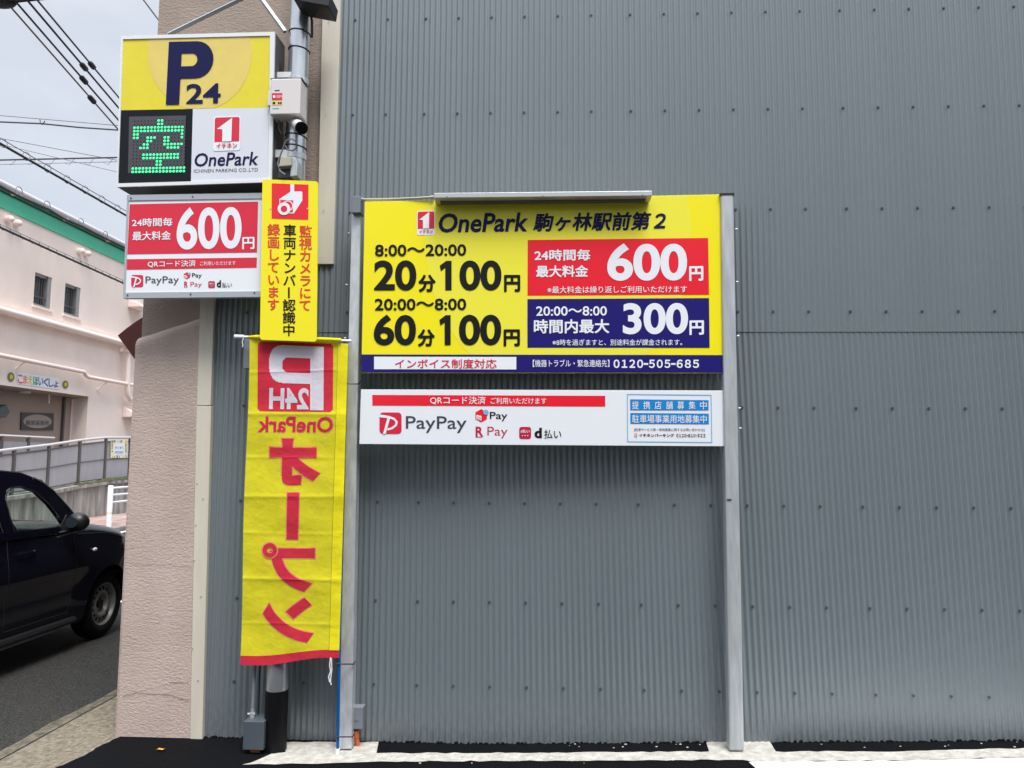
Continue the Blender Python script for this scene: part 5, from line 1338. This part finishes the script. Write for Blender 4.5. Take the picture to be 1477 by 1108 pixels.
# interior
mb = MB(); mb.bb((CARX - CW + .12, 1.52, .62), (CARX - .12, 1.86, 1.045)); mb.build('dashboard', 'car_plastic', CR, bevel=.04)
for sx_ in (-.40, -1.06):
    mb = MB(); mb.bb((CARX + sx_ - .24, .55, .35), (CARX + sx_ + .24, 1.05, .60)); st_ = mb.build('seat', 'seat_fabric', CR, bevel=.04)
    mb = MB(); mb.box((CARX + sx_, .52, .86), (.46, .14, .56), Matrix.Rotation(R(-12), 3, 'X')); mb.build('seat_back', 'seat_fabric', st_, bevel=.04)
    mb = MB(); mb.box((CARX + sx_, .44, 1.22), (.26, .10, .19), Matrix.Rotation(R(-10), 3, 'X')); mb.build('headrest', 'seat_fabric', st_, bevel=.03)
mb = MB(); c = Vector((CARX - .40, 1.40, 1.0)); rm3 = Matrix.Rotation(R(-62), 3, 'X'); n = 28
mb.tube([c + rm3 @ Vector((.18*math.cos(2*math.pi*k/n), .18*math.sin(2*math.pi*k/n), 0)) for k in range(n + 1)], .014, 8, cap=False)
mb.box(c, (.34, .05, .02), rm3); mb.tube([c, c + Vector((0, .25, -.10))], .03, 8); mb.build('steering_wheel', 'car_plastic', CR, smooth=True)
mb = MB(); mb.bb((CARX - CW + .12, -.40, .30), (CARX - .12, 1.95, .34)); mb.build('floor', 'car_plastic', CR)
mb = MB(); mb.ball((CARX - CW/2, 1.40, 1.34), (.11, .02, .035)); mb.tube([(CARX - CW/2, 1.40, 1.34), (CARX - CW/2, 1.42, 1.43)], .01, 6); mb.build('inner_mirror', 'car_plastic', CR, smooth=True)
# mirror on the right front corner of the door window
def mirror(s):
    x = CARX - CW/2 + s*(CW/2 + .085)
    mb = MB(); mb.ball((x, 1.67, 1.078), (.088, .07, .075), 18, 12); mb.box((x - s*.09, 1.66, 1.03), (.12, .05, .04)); o = mb.build('door_mirror', 'car_plastic', CR, smooth=True)
    mb = MB(); mb.add([(x - s*.012 + .05*math.cos(2*math.pi*k/18), 1.5985, 1.078 + .042*math.sin(2*math.pi*k/18)) for k in range(18)], [tuple(range(18))]); mb.build('mirror_glass', 'dark_glass', o)
    mb = MB(); mb.prism([(cabx(1.06, s) + s*.012, 1.62, 1.03), (cabx(1.06, s) + s*.012, 1.84, 1.02), (cabx(1.12, s) + s*.012, 1.72, 1.13)], (s*.014, 0, 0)); mb.build('mirror_base', 'car_plastic', CR)
mirror(1); mirror(-1)
# door seams, handle, sill, lamps
def on_flank(y, z, off=.003): return Vector((CARX - bulge(y, z) + off, y, z))
def seam(pts, w=.006, nm='door_seam', m='black_rubber'):
    mb = MB(); L_ = []
    for i in range(len(pts) - 1):
        for k in range(6): u = k/6; L_.append((pts[i][0] + (pts[i+1][0] - pts[i][0])*u, pts[i][1] + (pts[i+1][1] - pts[i][1])*u))
    L_.append(pts[-1]); mb.tube([on_flank(y, z, -.001) for y, z in L_], w/2, 5, cap=False); return mb.build(nm, m, CR)
seam([(1.03, 1.0), (1.01, .6), (1.02, .36)]); seam([(1.80, .985), (1.82, .8), (1.80, .55), (1.76, .36)]); seam([(1.02, .352), (1.76, .352)])
seam([(1.85, .965), (2.3, .935), (2.6, .855)], .005, 'bonnet_seam')
seam([(-.3, 1.0), (.5, 1.004), (1.2, 1.0), (1.62, .995)], .016, 'belt_moulding', 'car_plastic')
mb = MB(); mb.tube([on_flank(1.10, .888, .012), on_flank(1.12, .895, .028), on_flank(1.27, .896, .028), on_flank(1.29, .890, .012)], .011, 8); mb.build('door_handle', 'car_paint', CR, smooth=True)
mb = MB(); mb.ball(on_flank(2.07, .812, .002), (.012, .03, .017), 14, 8); mb.build('side_marker', 'lens', CR, smooth=True)
mb = MB(); mb.tube([on_flank(y, .275, .01) for y in (.3, .8, 1.4, 1.85)], .03, 8); mb.build('sill', 'car_plastic', CR, smooth=True)
mb = MB(); mb.tube([Vector((CARX - .15, y, .20)) for y in (1.0, 1.8)], .018, 8); mb.build('underbody_pipe', 'galvanised_dull', CR, smooth=True)
for s in (1, -1):
    x = CARX - CW/2 + s*(CW/2 - .31)
    mb = MB(); mb.ball((x, 2.80, .70), (.09, .07, .085), 16, 10); hl = mb.build('headlight', 'lens', CR, smooth=True)
    x = CARX - CW/2 + s*(CW/2 - bulge(2.72, .66) - .012)
    mb = MB(); mb.ball((x, 2.72, .66), (.022, .055, .035), 14, 8); mb.build('indicator', 'amber', hl, smooth=True)
    x2 = CARX - CW/2 + s*(CW/2 - .2); mb = MB(); mb.ball((x2, YR_ + .02, .78), (.09, .05, .13), 14, 8); mb.build('tail_light', 'red_dull', CR, smooth=True)
mb = MB(); mb.bb((CARX - CW/2 - .165, YR_ - .012, .62), (CARX - CW/2 + .165, YR_ - .004, .785)); mb.build('number_plate', 'white_print', CR)
# inner wheel wells
for w in (WY, RY):
    mb = MB(); mb.bb((CARX - CW + .3, w - .36, .25), (CARX - .30, w + .36, .66)); mb.build('wheel_well', 'black_rubber', CR)
def wheel(y, s):
    xo = CARX - CW/2 + s*(CW/2 - .02); c = Vector((xo, y, GZ + WR)); n = 48
    def lathe(prof_, m, name, par, close=False):
        vs = []; fs = []; k = len(prof_)
        for i in range(n):
            a = 2*math.pi*i/n
            for r, d in prof_: vs.append(c + Vector((-s*d, r*math.cos(a), r*math.sin(a))))
        for i in range(n):
            for j in range(k - 1): fs.append((i*k + j, i*k + j + 1, ((i + 1) % n)*k + j + 1, ((i + 1) % n)*k + j))
        return MB().add(vs, fs).build(name, m, par, smooth=True)
    o = lathe([(.176, .02), (.19, .006), (.225, .0), (.262, .010), (.281, .025), (.288, .045), (.288, .13), (.281, .15), (.24, .165), (.17, .165)], 'tyre', 'wheel', CR)
    lathe([(.181, .012), (.174, .014), (.168, .045), (.160, .058)], 'rim', 'rim_edge', o)
    # pressed steel disc with a ring of slots
    vs = []; fs = []; ns = 15
    prof_ = [(.162, .055), (.148, .050), (.118, .036), (.104, .026), (.088, .030), (.070, .060), (.045, .064), (.032, .060)]
    m_ = ns*4; k = len(prof_)
    for i in range(m_):
        a = 2*math.pi*i/m_
        for r, d in prof_: vs.append(c + Vector((-s*d, r*math.cos(a), r*math.sin(a))))
    for i in range(m_):
        for j in range(k - 1):
            if j == 1 and i % 4 in (0, 1): continue
            fs.append((i*k + j, i*k + j + 1, ((i + 1) % m_)*k + j + 1, ((i + 1) % m_)*k + j))
    MB().add(vs, fs).build('steel_disc', 'rim', o, smooth=True)
    mb = MB(); mb.tube([c + Vector((-s*.075, 0, 0)), c + Vector((-s*.040, 0, 0))], .036, 16); mb.tube([c + Vector((-s*.11, 0, 0)), c + Vector((-s*.09, 0, 0))], .165, 24); mb.build('hub', 'black_rubber', o, smooth=True)
    mb = MB()
    for q in range(4): a = math.pi/4 + q*math.pi/2; p = c + Vector((-s*.062, .052*math.cos(a), .052*math.sin(a))); mb.tube([p, p + Vector((s*.014, 0, 0))], .009, 6)
    build_each(mb, 'wheel_nut', 'galvanised_dull', o)
for y in (WY, RY):
    for s in (1, -1): wheel(y, s)
